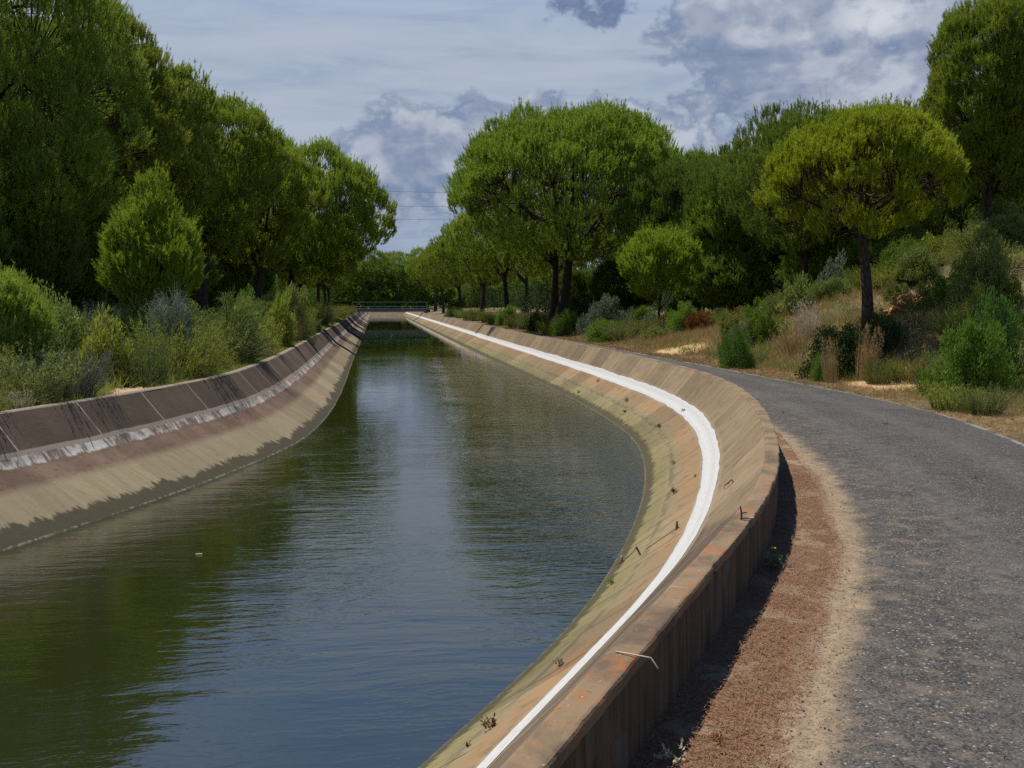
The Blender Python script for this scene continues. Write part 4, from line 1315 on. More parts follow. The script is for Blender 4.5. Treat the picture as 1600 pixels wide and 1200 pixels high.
def shrub(kind, mat, Y, pxx, wpx, hpx, label, group=None, X=None, dz=-0.03, depth=1.0, var=None):
    """a shrub at distance Y on photo column pxx; wpx / hpx its width and height as they would measure there"""
    x = at(pxx, Y) if X is None else X
    s_, off_ = locate(x, Y)
    rad_ = wpx / 3200.0 * Y
    if off_ < 0: x -= max(0.0, 0.85 * rad_ + 0.1 - (-WIDTH - off_))      # keep the lip and the road clear
    elif kind != 'dry_grass_clump': x += max(0.0, 0.75 * rad_ - (off_ - float(road_w(Y))))
    z = ground_z(x, Y) + dz
    lst = UNIT[kind]
    fm, sm = lst[(_count[0] if var is None else var) % len(lst)]
    _count[0] += 1
    r = empty(kind, (x, Y, z - 0.05), (_count[0] * 2.39) % 6.283)
    r.rotation_euler[0], r.rotation_euler[1] = 0.16 * math.sin(_count[0] * 3.7), 0.16 * math.sin(_count[0] * 5.1)
    rad, h = wpx / 3200.0 * Y, hpx / 1600.0 * Y
    r.scale = (rad * (1 + 0.18 * math.sin(_count[0] * 1.9)), rad * depth * (1 + 0.18 * math.sin(_count[0] * 2.7)), h)
    tag(r, label, CATS[kind], group)
    f = link('blades' if kind == 'dry_grass_clump' else 'foliage', fm, None, r)
    f.material_slots[0].link = 'OBJECT'
    f.material_slots[0].material = LF[mat]
    s_ = link('stems', sm, None, r)
    if kind in ('dry_grass_clump',):
        s_.material_slots[0].link = 'OBJECT'
        s_.material_slots[0].material = LF[mat]
    return r


COLOUR = {'olive': 'olive', 'lime': 'yellow-green', 'grey': 'grey-green', 'bright': 'bright green', 'tan': 'straw-coloured', 'brown': 'brownish'}


def portray(kind, mat, h, where):
    what = {'leafy_shrub': 'dense leafy bush', 'rockrose': 'upright small-leaved bush', 'heath_shrub': 'feathery bush', 'dry_grass_clump': 'dry grass clump'}[kind]
    return '%s %s %s %s' % ('low' if h < 0.75 else 'waist-high' if h < 1.3 else 'tall', COLOUR[mat], what, where)


# left bank, from the left edge of the photo to the bridge
H_, L_, RK, DG = 'heath_shrub', 'leafy_shrub', 'rockrose', 'dry_grass_clump'
shrub(H_, 'lime', 18.3, 22, 100, 75, 'low yellow-green shrub at the left edge just above the concrete lip')
shrub(RK, 'olive', 18.8, 8, 90, 90, 'ragged olive rockrose at the left edge behind the low yellow-green shrub')
shrub(H_, 'olive', 20.6, 108, 150, 98, 'wide feathery olive shrub on the left bank under the low bushy young pine')
shrub(H_, 'grey', 21.2, 170, 110, 92, 'feathery grey-green shrub touching the left side of the sandy gap')
shrub(RK, 'lime', 24.5, 176, 110, 112, 'tall yellowish rockrose behind the feathery grey-green shrub on the left bank')
shrub(L_, 'olive', 26, 105, 130, 120, 'dull olive leafy shrub in the shade behind the wide feathery shrub')
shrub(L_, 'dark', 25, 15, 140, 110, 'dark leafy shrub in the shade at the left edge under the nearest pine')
shrub(DG, 'pale', 19.4, 62, 60, 34, 'small pale dry grass clump at the concrete lip on the left')
shrub(H_, 'olive', 24.6, 290, 110, 100, 'olive broom-like shrub on the left bank just right of the sandy gap')
shrub(H_, 'lime', 27, 335, 125, 110, 'yellow-green broom-like shrub below the silvery weeping broom')
shrub('weeping_broom', 'silver', 29, 292, 110, 118, 'silvery weeping broom with hanging threads on the left bank')
shrub('weeping_broom', 'olive', 33, 372, 110, 105, 'smaller olive weeping broom right of the silvery one')
shrub(RK, 'olive', 30, 232, 110, 130, 'olive rockrose below the bright rounded young pine')
shrub(H_, 'olive', 33, 372, 110, 88, 'dense olive shrub at the lip below the smaller weeping broom')
shrub(H_, 'lime', 38, 410, 85, 80, 'yellowish feathery shrub at the lip in the middle of the left bank')
shrub(L_, 'bright', 40, 392, 60, 92, 'bright green leafy shrub behind the yellowish feathery shrub on the left bank')
shrub(RK, 'lime', 45, 446, 55, 95, 'tall lime-green rockrose on the left bank in front of the dark trunks')
shrub(H_, 'olive', 47, 438, 60, 62, 'rounded olive shrub at the foot of the tall lime-green rockrose')
shrub(L_, 'olive', 53, 480, 55, 82, 'bushy olive shrub below the broad overhanging pine')
shrub(H_, 'brown', 50, 463, 50, 50, 'brownish dry shrub at the lip below the broad overhanging pine')
shrub(H_, 'lime', 62, 498, 45, 55, 'small yellow-green shrub at the lip where the left bank runs straight')
shrub(RK, 'bright', 70, 490, 45, 70, 'green rockrose beyond the bushy olive shrub on the left bank')
shrub(H_, 'brown', 82, 520, 36, 46, 'tan-brown shrub on the left bank before the far sandy patch')
for k, (Y, pxx, w_, h_, m_) in enumerate(((92, 512, 40, 40, 'olive'), (100, 505, 40, 45, 'lime'), (122, 540, 30, 26, 'olive'), (140, 545, 28, 24, 'lime'), (160, 551, 24, 20, 'olive'), (180, 552, 22, 18, 'brown'), (196, 556, 18, 16, 'olive'))):
    shrub(H_, m_, Y, pxx, w_, h_, 'small %s shrub far along the left bank edge towards the footbridge' % COLOUR[m_], 'small far shrubs on the left bank')

rs = np.random.RandomState(78)
for k in range(90):
    Y = 15.5 + 95 * rs.rand() ** 1.9
    dd_ = rs.uniform(0.5, 6.5)
    x_, y_ = line(s_at_y(Y), -WIDTH - dd_)
    x_, y_ = float(x_), float(y_)
    if math.hypot(x_ + 5.3, y_ - 23.2) < 1.3: continue
    kd, m_ = [(H_, 'lime'), (H_, 'olive'), (RK, 'olive'), (H_, 'olive'), (RK, 'lime'), (L_, 'olive'), (H_, 'grey')][k % 7]
    wm, hm = rs.uniform(0.9, 1.4) + 0.22 * dd_, rs.uniform(0.35, 0.7) + 0.24 * dd_
    shrub(kd, m_, y_, 0, wm * 1600 / y_, hm * 1600 / y_, portray(kd, m_, hm, 'by the left edge of the photo' if y_ < 19.5 else 'near the sandy gap on the left bank' if y_ < 27 else 'below the bright young pine' if y_ < 36 else 'on the middle of the left bank' if y_ < 60 else 'on the left bank towards the footbridge'), 'scrub along the left lip', X=x_)
# right of the road
shrub(L_, 'grey', 68, 945, 85, 64, 'big grey-green leafy shrub left of the small round-headed young pine', var=0)
shrub(L_, 'bright', 62, 948, 66, 36, 'low bright green shrub in front of the big grey-green shrub')
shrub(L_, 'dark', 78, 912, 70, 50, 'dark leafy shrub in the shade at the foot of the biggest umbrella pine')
shrub(H_, 'olive', 60, 985, 60, 42, 'olive shrub at the top of the dry grass left of the young pine stem')
shrub(L_, 'bright', 57, 1078, 66, 48, 'bright green shrub right of the young pine stem')
shrub(RK, 'rust', 56, 1100, 58, 44, 'rust-red withered shrub mixed into the bright green one by the young pine', depth=0.7)
shrub(H_, 'olive', 60, 1015, 50, 42, 'faint olive shrub directly behind the young pine stem')
shrub(L_, 'bright', 36.5, 1170, 62, 66, 'round bright green bush standing alone in the dry grass', var=1)
shrub(L_, 'bright', 42, 1216, 66, 54, 'second round bush, upper right of the one standing alone in the dry grass', var=0)
shrub(L_, 'emerald', 52, 1232, 56, 34, 'small emerald bush below the shaded trunks of the right wood')
shrub(H_, 'olive', 38, 1195, 50, 40, 'thin brownish-olive shrub touching the lone round bush', None)
shrub(DG, 'tan', 37.5, 1262, 90, 55, 'broad tan dry grass clump between the round bushes and the shaded bush')
shrub(DG, 'pale', 38.5, 1290, 60, 64, 'bleached pale grass clump left of the shaded bush')
shrub(RK, 'olive', 44, 1275, 80, 75, 'olive rockrose behind the bleached pale grass')
shrub(RK, 'grey', 46, 1330, 90, 85, 'grey-green rockrose left of the bare dark pine trunk')
shrub(L_, 'dark', 31.0, 1352, 120, 82, 'dark shaded bush at the foot of the bare pine trunk', var=0)
shrub(L_, 'dark', 33.0, 1420, 90, 66, 'smaller dark bush right of the bare pine trunk', var=1)
shrub(L_, 'bright', 30, 1310, 34, 44, 'small bright bush against the left side of the dark shaded bush')
shrub(DG, 'tan', 29.4, 1330, 40, 76, 'tall tan grass stems in front of the left half of the dark shaded bush')
shrub(DG, 'tan', 29.6, 1386, 46, 92, 'tall tan grass stems in front of the bare pine trunk')
shrub(H_, 'olive', 28.6, 1412, 66, 55, 'olive wispy shrub at the verge right of the tall tan grass stems')
shrub(H_, 'lime', 28.4, 1462, 76, 52, 'yellowish wispy shrub at the verge above the sandy patch')
shrub(H_, 'brown', 26.4, 1515, 60, 70, 'reddish-brown thin shrub left of the large glossy bush')
shrub(H_, 'olive', 29.5, 1510, 60, 40, 'olive shrub on the mound below the orange earth face')
shrub(L_, 'bright', 24.0, 1572, 120, 130, 'large glossy green bush at the right edge beside the road', var=0)
shrub(L_, 'emerald', 25.5, 1608, 110, 150, 'emerald bush at the right edge behind the large glossy one', var=1)
shrub(H_, 'lime', 21.6, 1545, 100, 60, 'low lime-green shrub in front of the large glossy bush')
shrub(H_, 'olive', 20.6, 1600, 100, 66, 'wispy olive shrub cut off by the right edge near the road')
shrub(L_, 'olive', 33, 1580, 100, 120, 'tall olive shrub with pale branches at the right edge above the glossy bush', var=1)
rs = np.random.RandomState(79)
for k in range(40):
    Y = rs.uniform(36, 76)
    e_ = rs.uniform(3.2, 11)
    x_, y_ = line(s_at_y(Y), float(road_w(Y)) + e_)
    x_, y_ = float(x_), float(y_)
    if e_ < 5.5 and Y < 55 and k % 3: continue
    kd, m_ = [(RK, 'olive'), (L_, 'bright'), (H_, 'olive'), (RK, 'grey'), (H_, 'lime'), (DG, 'tan')][k % 6]
    wm, hm = rs.uniform(1.4, 2.4), rs.uniform(0.7, 1.2) + 0.06 * e_
    shrub(kd, m_, y_, 0, wm * 1600 / y_, hm * 1600 / y_, portray(kd, m_, hm, 'behind the dry grass beside the young pine' if x_ / y_ < 0.30 and y_ > 50 else 'behind the round bushes on the verge' if x_ / y_ < 0.42 else 'left of the bare dark pine trunk'), 'scrub belt right of the road', X=x_)
rs = np.random.RandomState(77)
for k in range(84):
    Y = rs.uniform(30.5, 50)
    pxx = rs.uniform(1395, 1640) if Y < 42 else rs.uniform(1290, 1640)
    if abs(pxx - 1478) < 75 and Y < 39: continue
    if Y < 34 and pxx < 1470: continue
    kd, m_ = [(RK, 'olive'), (RK, 'lime'), (H_, 'olive'), (H_, 'lime'), (RK, 'lime'), (L_, 'olive')][k % 6]
    wm, hm = rs.uniform(1.4, 2.6), rs.uniform(0.7, 1.8)
    shrub(kd, m_, Y, pxx, wm * 1600 / Y, hm * 1600 / Y, portray(kd, m_, hm, 'on the slope left of the bare dark pine trunk' if pxx < 1386 else 'on the slope above the orange earth face' if pxx < 1530 and Y > 38 else 'at the foot of the mound' if Y < 36 else 'on the mound near the right edge'), 'thicket on the mound')
rowr = ((74, 848, 40, 34, 'bright'), (79, 835, 44, 26, 'lime'), (86, 815, 36, 26, 'dark'), (92, 800, 40, 30, 'olive'), (100, 778, 34, 24, 'olive'), (108, 762, 34, 28, 'bright'), (116, 752, 30, 22, 'olive'), (126, 738, 30, 24, 'lime'),
        (138, 722, 26, 20, 'olive'), (150, 706, 26, 20, 'lime'), (165, 695, 22, 16, 'olive'), (184, 684, 20, 14, 'bright'))
for k, (Y, pxx, w_, h_, m_) in enumerate(rowr):
    x = max(at(pxx, Y), 13.6)
    shrub(L_ if m_ in ('bright', 'dark') else H_, m_, Y, pxx, w_ * 1.25, h_ * 1.15, 'small %s roadside bush in the far row under the right-hand pines' % {'dark': 'dark green'}.get(m_, COLOUR.get(m_)), 'far roadside bushes', X=x)


# ------------------------------------------------------------------ what nobody could count: grasses, ground cover, woodland, litter, gravel
def blades_mesh(rs, X, Y, Z, n, h, wd, spread=0.6):
    """n thin blades at each of the given feet; h, wd arrays per foot"""
    N = len(X)
    P = np.stack([X, Y, Z], -1)[:, None, :] + rs.normal(size=(N, n, 3)) * np.array([1, 1, 0]) * (h[:, None, None] * 0.35)
    d = unit(rs.normal(size=(N, n, 3)) * np.array([spread, spread, 0.15]) + np.array([0, 0, 1.0]))
    w_ = unit(np.cross(d, rs.normal(size=(N, n, 3)))) * wd[:, None, None] * 0.5
    return np.stack([P - w_, P + w_, P + d * h[:, None, None] * rs.uniform(0.5, 1.2, (N, n, 1))], 2).reshape(-1, 3, 3)


def scatter(rs, n, y0, y1, o0, o1, side, power=1.6):
    """feet on one bank, thinning with distance; o metres beyond the road edge (right) or the lip (left)"""
    yy = y0 + (y1 - y0) * rs.rand(n) ** power
    s_ = np.interp(yy, py, ss)
    o = o0 + (o1 - o0) * rs.rand(n) ** 1.5
    w_ = road_w(yy)
    if side > 0:
        x, y = line(s_, w_ + o)
        return x, y, height_right(x, y, o), o
    x, y = line(s_, -WIDTH - o)
    return x, y, height_left(x, y, o), o


def away(x, y, spots):
    k = np.ones(len(x), bool)
    for (cx, cy, r) in spots: k &= np.hypot(x - cx, (y - cy) * 0.6) > r
    return k


rs = np.random.RandomState(5)
g = Geo()
x, y, z, o = scatter(rs, 26000, 13, 130, 0.25, 9.0, 1, 1.3)
dn = vnoise(x * 0.9, y * 0.9, 71) + 0.25 * rs.normal(size=len(x))
k = (dn > -0.55) & away(x, y, [(14.8, 28.0, 0.9), (14.6, 48, 1.2)])
x, y, z, o = x[k], y[k], z[k], o[k]
hh = (0.10 + 0.34 * smooth01(o, 0.4, 3.0)) * rs.uniform(0.5, 1.3, len(x))
g.tris(blades_mesh(rs, x, y, z - 0.02, 9, hh, np.maximum(0.008, 0.00045 * y)))
tag(link('dry_grass', g.mesh('dry_grass', smooth=False), LF['tan']), 'straw-coloured dry grass covering the verge right of the road', 'dry grass', kind='stuff')
g = Geo()
x, y, z, o = scatter(rs, 6000, 13, 110, 0.05, 1.4, 1)
g.tris(blades_mesh(rs, x, y, z - 0.01, 8, rs.uniform(0.03, 0.09, len(x)), np.maximum(0.006, 0.0004 * y), 1.2))
tag(link('verge_litter', g.mesh('verge_litter', smooth=False), LF['brown']), 'short brown withered grass along the outer edge of the asphalt', 'dry grass', kind='stuff')
g = Geo()
x, y, z, o = scatter(rs, 19000, 16, 110, 1.8, 17.0, 1, 1.3)
dn = vnoise(x * 0.7 + 9, y * 0.7, 73) + 0.3 * rs.normal(size=len(x))
k = (dn > np.where(y > 42, 0.35, -0.15)) & away(x, y, [(14.8, 28.0, 1.0)])
x, y, z = x[k], y[k], z[k]
g.tris(blades_mesh(rs, x, y, z - 0.02, 12, rs.uniform(0.2, 0.6, len(x)), np.maximum(0.012, 0.0006 * y), 0.8))
tag(link('ground_cover', g.mesh('ground_cover', smooth=False), LF['olive']), 'olive low growth between the shrubs right of the road', 'ground cover', kind='stuff')
g = Geo()
x, y, z, o = scatter(rs, 9000, 12, 120, 0.15, 6.0, -1, 1.7)
k = away(x, y, [(-5.3, 23.2, 0.6), (-4.9, 104, 1.8), (-4.8, 60, 0.8)]) & (vnoise(x * 1.1, y * 1.1, 88) > -0.1)
x, y, z, o = x[k], y[k], z[k], o[k]
g.tris(blades_mesh(rs, x, y, z - 0.02, 10, (0.15 + 0.55 * smooth01(o, 0.1, 2.0)) * rs.uniform(0.5, 1.3, len(x)), np.maximum(0.01, 0.00055 * y), 0.7))
tag(link('tall_grass', g.mesh('tall_grass', smooth=False), LF['lime']), 'yellow-green tall grass between the shrubs of the left bank', 'tall grass', kind='stuff')
g = Geo()
x, y, z, o = scatter(rs, 17000, 12, 200, 0.12, 9.0, -1, 1.8)
k = away(x, y, [(-5.3, 23.2, 0.55), (-4.9, 104, 1.8), (-4.8, 60, 0.8)])
x, y, z, o = x[k], y[k], z[k], o[k]
g.tris(blades_mesh(rs, x, y, z - 0.02, 11, (0.10 + 0.4 * smooth01(o, 0.1, 1.2)) * rs.uniform(0.5, 1.3, len(x)), np.maximum(0.01, 0.0006 * y), 0.8))
tag(link('ground_cover', g.mesh('ground_cover', smooth=False), LF['olive']), 'olive low growth along the left bank above the concrete lip', 'ground cover', kind='stuff')


def woodland(name, seed, C_, R__, n, size, mat, label):
    rs = np.random.RandomState(seed)
    N = len(C_)
    v = unit(rs.normal(size=(N, n, 3)))
    P = C_[:, None, :] + v * R__[:, None, :] * rs.uniform(0.6, 1.0, (N, n, 1))
    A = unit(v * 0.5 + np.array([0, 0, 0.7]) + rs.normal(size=v.shape) * 0.4)
    g = Geo()
    g.tris(needles(rs, P.reshape(-1, 3), A.reshape(-1, 3), 4, size, size, size * 0.32, 0.7))
    return tag(link(name, g.mesh(name, smooth=False), mat), label, 'woodland', kind='stuff')


rs = np.random.RandomState(8)
c = []
for k in range(170):                                   # shaded thicket behind the left row
    yy = rs.uniform(16, 235); xx = rs.uniform(-36, -14.5) if yy < 200 else rs.uniform(-34, -9)
    c.append((xx, yy, 0.6 + rs.uniform(0.2, 3.6), rs.uniform(1.2, 2.8)))
c = np.array(c)
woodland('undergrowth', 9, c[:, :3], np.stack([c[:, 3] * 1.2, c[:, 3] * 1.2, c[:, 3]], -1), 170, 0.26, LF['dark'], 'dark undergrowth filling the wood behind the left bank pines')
c = []
for k in range(190):
    yy = rs.uniform(62, 235); xx = rs.uniform(19 + 0.06 * max(0, 120 - yy), 64)
    c.append((xx, yy, 0.9 + rs.uniform(0.2, 4.2), rs.uniform(1.3, 3.0)))
for k in range(40):
    yy = rs.uniform(50, 70); xx = rs.uniform(31, 52)
    c.append((xx, yy, 1.5 + rs.uniform(0.4, 4), rs.uniform(1.5, 2.8)))
c = np.array(c)
woodland('undergrowth', 10, c[:, :3], np.stack([c[:, 3] * 1.2, c[:, 3] * 1.2, c[:, 3]], -1), 170, 0.3, LF['dark'], 'dark undergrowth filling the wood behind the roadside pines on the right')
c = []
for k in range(300):
    yy = rs.uniform(330, 420); xx = rs.uniform(-190, 260)
    top = 15 + 6 * math.exp(-(xx / 60.0) ** 2) + 2.5 * math.sin(xx * 0.11) + rs.uniform(-1, 1)
    rr_ = rs.uniform(3.5, 6)
    c.append((xx, yy, rs.uniform(2, top - rr_), rr_))
for k in range(230):
    yy = rs.uniform(308, 350); xx = rs.uniform(-40, 60)
    c.append((xx, yy, rs.uniform(1.0, 11.5), rs.uniform(1.8, 3.4)))
for k in range(330):
    sd = k % 2
    yy = rs.uniform(70, 330) if sd else rs.uniform(25, 330)
    xx = rs.uniform(55, 120) if sd else rs.uniform(-85, -30)
    rr_ = rs.uniform(3, 5)
    c.append((xx, yy, rs.uniform(1.5, 10), rr_))
c = np.array(c)
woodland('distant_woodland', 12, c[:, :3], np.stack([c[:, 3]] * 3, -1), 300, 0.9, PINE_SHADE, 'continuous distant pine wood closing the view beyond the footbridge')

# needle litter between wall and road
rs = np.random.RandomState(15)
n = 46000
s_ = -1 + 17 * rs.rand(n) ** 1.25
yy = np.interp(s_, ss, py)
o = 0.04 + (road_l(yy) - 0.24) * rs.rand(n) ** 1.1 + 0.09 * rs.normal(size=n) * (rs.rand(n) < 0.35) + 0.16 * vnoise(s_ * 2.3, s_ * 0, 91)
thin = vnoise(s_ * 1.9, o * 5, 92) + 0.25 * rs.normal(size=n) > -0.22
s_, yy, o = s_[thin], yy[thin], o[thin]
n = len(s_)
x, y = line(s_, np.maximum(0.02, o))
a = rs.uniform(0, 6.283, n)
ln = rs.uniform(0.03, 0.085, n)
d = np.stack([np.cos(a), np.sin(a), rs.normal(size=n) * 0.18], -1) * ln[:, None]
P = np.stack([x, y, 0.014 + 0.03 * rs.rand(n) ** 2], -1)
w_ = np.stack([-np.sin(a), np.cos(a), np.zeros(n)], -1) * rs.uniform(0.0014, 0.003, n)[:, None]
g = Geo()
g.tris(np.stack([P - w_, P + w_, P + d], 1))
n = 5000                                                # strays blown on to the sand and the asphalt
s_ = 0.5 + 24 * rs.rand(n) ** 1.2
yy = np.interp(s_, ss, py)
o = road_l(yy) - 0.25 + (road_w(yy) - road_l(yy)) * rs.rand(n) ** 2.6
x, y = line(s_, o)
a = rs.uniform(0, 6.283, n)
ln = rs.uniform(0.03, 0.085, n)
fz = np.clip((o - road_l(yy)) / (road_w(yy) - road_l(yy)), 0, 1)
P = np.stack([x, y, 0.016 + 0.036 * np.minimum(1, 4 * np.minimum(fz, 1 - fz))], -1)
w_ = np.stack([-np.sin(a), np.cos(a), np.zeros(n)], -1) * rs.uniform(0.0014, 0.003, n)[:, None]
g.tris(np.stack([P - w_, P + w_, P + np.stack([np.cos(a), np.sin(a), np.zeros(n)], -1) * ln[:, None]], 1))
m_litter, t_, p_ = material('reddish_fallen_needles')
nn_ = t_.noise(t_.pos(), 45, 2, 0.7)
t_.put(p_.inputs['Base Color'], t_.mix(t_.step(nn_, 0.35, 0.65), (0.105, 0.048, 0.027), (0.30, 0.160, 0.088)))
tag(link('needle_litter', g.mesh('needle_litter', smooth=False), m_litter), 'reddish fallen pine needles between the wall and the road', 'needle litter', kind='stuff')


def stones(rs, x, y, z, r):
    """small irregular octahedral stones"""
    n = len(x)
    base = np.array([[1, 0, 0], [0, 1, 0], [-1, 0, 0], [0, -1, 0], [0, 0, 1], [0, 0, -0.6]], float)
    V = base[None] * (r[:, None, None] * rs.uniform(0.6, 1.3, (n, 6, 1))) * np.array([1, 1, 0.65])
    a = rs.uniform(0, 6.283, n)
    cs, sn = np.cos(a)[:, None], np.sin(a)[:, None]
    X = V[:, :, 0] * cs - V[:, :, 1] * sn + x[:, None]
    Y = V[:, :, 0] * sn + V[:, :, 1] * cs + y[:, None]
    V = np.stack([X, Y, V[:, :, 2] + z[:, None] + r[:, None] * 0.25], -1)
    F = np.array([[0, 1, 4], [1, 2, 4], [2, 3, 4], [3, 0, 4], [1, 0, 5], [2, 1, 5], [3, 2, 5], [0, 3, 5]])
    return V.reshape(-1, 3), (F[None] + np.arange(n)[:, None, None] * 6).reshape(-1, 3)


n = 3200
s_ = 1 + 30 * rs.rand(n) ** 1.3
yy = np.interp(s_, ss, py)
f = rs.rand(n)
f = np.where(rs.rand(n) < 0.45, 0.16 * f, f)
o = road_l(yy) - 0.25 + (road_w(yy) - road_l(yy) + 0.3) * f
x, y = line(s_, o)
r = 0.0035 + 0.009 * rs.rand(n) ** 3
r[:60] *= 2.0
zz = 0.010 + 0.03 * np.clip(1 - np.abs(f - 0.5) * 2, 0, 1)
g = Geo()
g.add(*stones(rs, x, y, zz, r))
m_st, t_, p_ = material('loose_grit')
t_.put(p_.inputs['Base Color'], t_.mix(t_.step(t_.noise(t_.pos(), 30, 1), 0.4, 0.6), (0.035, 0.032, 0.03), (0.21, 0.18, 0.145)))
tag(link('gravel', g.mesh('gravel', smooth=False), m_st), 'loose grit lying on the asphalt and its sandy edge', 'gravel', kind='stuff')

# ------------------------------------------------------------------ orange earth face on the mound
rs = np.random.RandomState(33)
cx, cy = at(1478, 37.2), 37.2
cz = ground_z(cx, cy) - 0.1
nu, nv = 30, 18
U, W_ = np.meshgrid(np.linspace(0, 2 * np.pi, nu, endpoint=False), np.linspace(0, 1, nv))
rad = 1.0 + 0.16 * np.sin(3 * U + 5 * W_) + 0.10 * np.sin(7 * U - 9 * W_) + 0.11 * rs.normal(size=U.shape) + 0.10 * np.sin(16 * W_ + 2 * np.cos(U * 2))
VX = np.cos(U) * rad * np.cos(W_ * 1.5) ** 0.6 * 1.15 + cx
VY = np.sin(U) * rad * np.cos(W_ * 1.5) ** 0.6 * 0.7 + cy + 0.35 * W_
VZ = cz - 0.55 + 1.5 * np.sin(W_ * 1.5) * (1 + 0.10 * np.sin(4 * U))
V = np.stack([VX, VY, VZ], -1).reshape(-1, 3)
i, j = np.meshgrid(np.arange(nv - 1), np.arange(nu), indexing='ij')
F = np.stack([i * nu + j, i * nu + (j + 1) % nu, (i + 1) * nu + (j + 1) % nu, (i + 1) * nu + j], -1).reshape(-1, 4)
m_or, t_, p_ = material('orange_eroded_earth')
P_ = t_.pos()
a_ = t_.noise(t_.scale(P_, (1, 1, 3)), 2.4, 6, 0.7)
t_.put(p_.inputs['Base Color'], t_.mix(t_.step(a_, 0.36, 0.64), (0.46, 0.165, 0.045), (0.50, 0.27, 0.12)))
t_.put(p_.inputs['Normal'], t_.bump(a_, 1.0, 0.25))
tag(link('earth_bank', mesh_np('earth_bank', V, [F], smooth=False), m_or), kind='structure')


# ------------------------------------------------------------------ footbridge
def plain(name, col, rough=0.7, var=0.25, sc=6.0, metal=0.0):
    m, t, p = material(name)
    n = t.noise(t.obj(), sc, 5, 0.65)
    t.put(p.inputs['Base Color'], t.mix(t.step(n, 0.3, 0.7), tuple(c_ * (1 - var) for c_ in col), tuple(min(1, c_ * (1 + var)) for c_ in col)))
    p.inputs['Roughness'].default_value = rough
    p.inputs['Metallic'].default_value = metal
    return m


M_DECK = plain('grey_concrete_deck', (0.20, 0.185, 0.19))
M_GREEN = plain('green_railing_paint', (0.02, 0.13, 0.085), 0.6, 0.2)
M_RUST = plain('rusty_steel', (0.15, 0.075, 0.045), 0.8, 0.4, 40)
M_RED = plain('dull_red_paint', (0.22, 0.02, 0.02), 0.6)
YB, XA, XB = 205.0, -4.0, 9.9
br = empty('footbridge', (3.0, YB, 0.55))
tag(br, 'footbridge with green tubular railing crossing the canal at its far end', 'footbridge')


def child(name, g, mat, parent, smooth=False):
    me = g.mesh(name, smooth)
    M_ = Matrix.Translation(-parent.location)
    me.transform(M_)
    return link(name, me, mat, parent)


g = Geo(); g.box(((XA + XB) / 2, YB, 1.02), (XB - XA, 2.4, 0.52)); child('deck', g, M_DECK, br)
g = Geo(); g.box(((XA + XB) / 2, YB, 1.33), (XB - XA + 0.3, 2.7, 0.09)); child('deck_edge', g, M_DECK, br)
for x_ in (XA + 0.3, XB - 0.3):
    g = Geo(); g.box((x_, YB, 0.38), (0.7, 2.6, 0.74)); child('abutment', g, M_DECK, br)
g = Geo(); g.box((XB + 0.25, YB - 1.3, 0.95), (0.55, 0.08, 0.5)); child('end_plate', g, M_RED, br)
for sgn in (-1, 1):
    g = Geo()
    for zr in (1.75, 2.62):
        g.tube([(XA - 0.8, YB + sgn * 1.22, zr), ((XA + XB) / 2, YB + sgn * 1.22, zr), (XB + 0.1, YB + sgn * 1.22, zr)], 0.04, 8)
    rl_ = child('railing', g, M_GREEN, br, True)
    for q in range(8):
        g = Geo()
        xx = XA - 0.7 + (XB - XA + 0.7) * q / 7
        g.tube([(xx, YB + sgn * 1.22, 1.37), (xx, YB + sgn * 1.22, 2.0), (xx, YB + sgn * 1.22, 2.62)], 0.045, 6)
        me = g.mesh('post', True); me.transform(Matrix.Translation(-br.location))
        link('post', me, M_GREEN, rl_)

# dark bars put in for tree shadows and panel steps, left; stepped seam, right
M_SHADOW_BAR = plain('shadow_bar_concrete', (0.075, 0.062, 0.053), 0.9, 0.3)
M_TANJ = plain('tan_joint_concrete', (0.19, 0.145, 0.09), 0.9, 0.2)


def collar(side, sb, ln, up, prof, mat, label, dark=None):
    P = np.array(prof, float)
    t_ = np.gradient(P, axis=0)
    nrm = np.stack([-t_[:, 1], t_[:, 0]], -1) / np.linalg.norm(t_, axis=1)[:, None]
    if nrm[2, 1] < 0: nrm = -nrm
    Sx = np.array([sb, sb + 0.02, sb + ln, sb + ln + 0.6])
    lift = [-0.02, up, up, -0.02]
    V = np.zeros((4, len(P), 3))
    for q in range(4):
        Q = P + nrm * lift[q]
        for j in range(len(P)):
            off = -Q[j, 0] - float(flare(np.array([Sx[q]]), np.array([P[j, 0]]))[0]) if side == 1 else -WIDTH + Q[j, 0]
            V[q, j, :2] = line(Sx[q], off)
            V[q, j, 2] = Q[j, 1]
    k = len(P)
    F = [[q * k + j, q * k + j + 1, (q + 1) * k + j + 1, (q + 1) * k + j] for q in range(3) for j in range(k - 1)]
    F = np.array(F)
    if side == 1: F = F[:, ::-1]
    return link('joint_or_shadow_bar', mesh_np('joint_or_shadow_bar', V.reshape(-1, 3), [F], smooth=False), mat, wall_l if side < 0 else wall_r)


pl = [(0.0, TOP + 0.01)] + lin_l[:-1]
for sb, ln, up in ((72, 0.8, 0.10), (101, 1.6, 0.16), (117, 1.2, 0.12), (133, 1.2, 0.12), (156, 2.2, 0.16)):
    collar(-1, sb, ln, up, pl, M_SHADOW_BAR, '')
collar(1, s_at_y(88), 0.5, 0.07, [(0.0, TOP + 0.01)] + lin_prof[:7], M_TANJ, '')

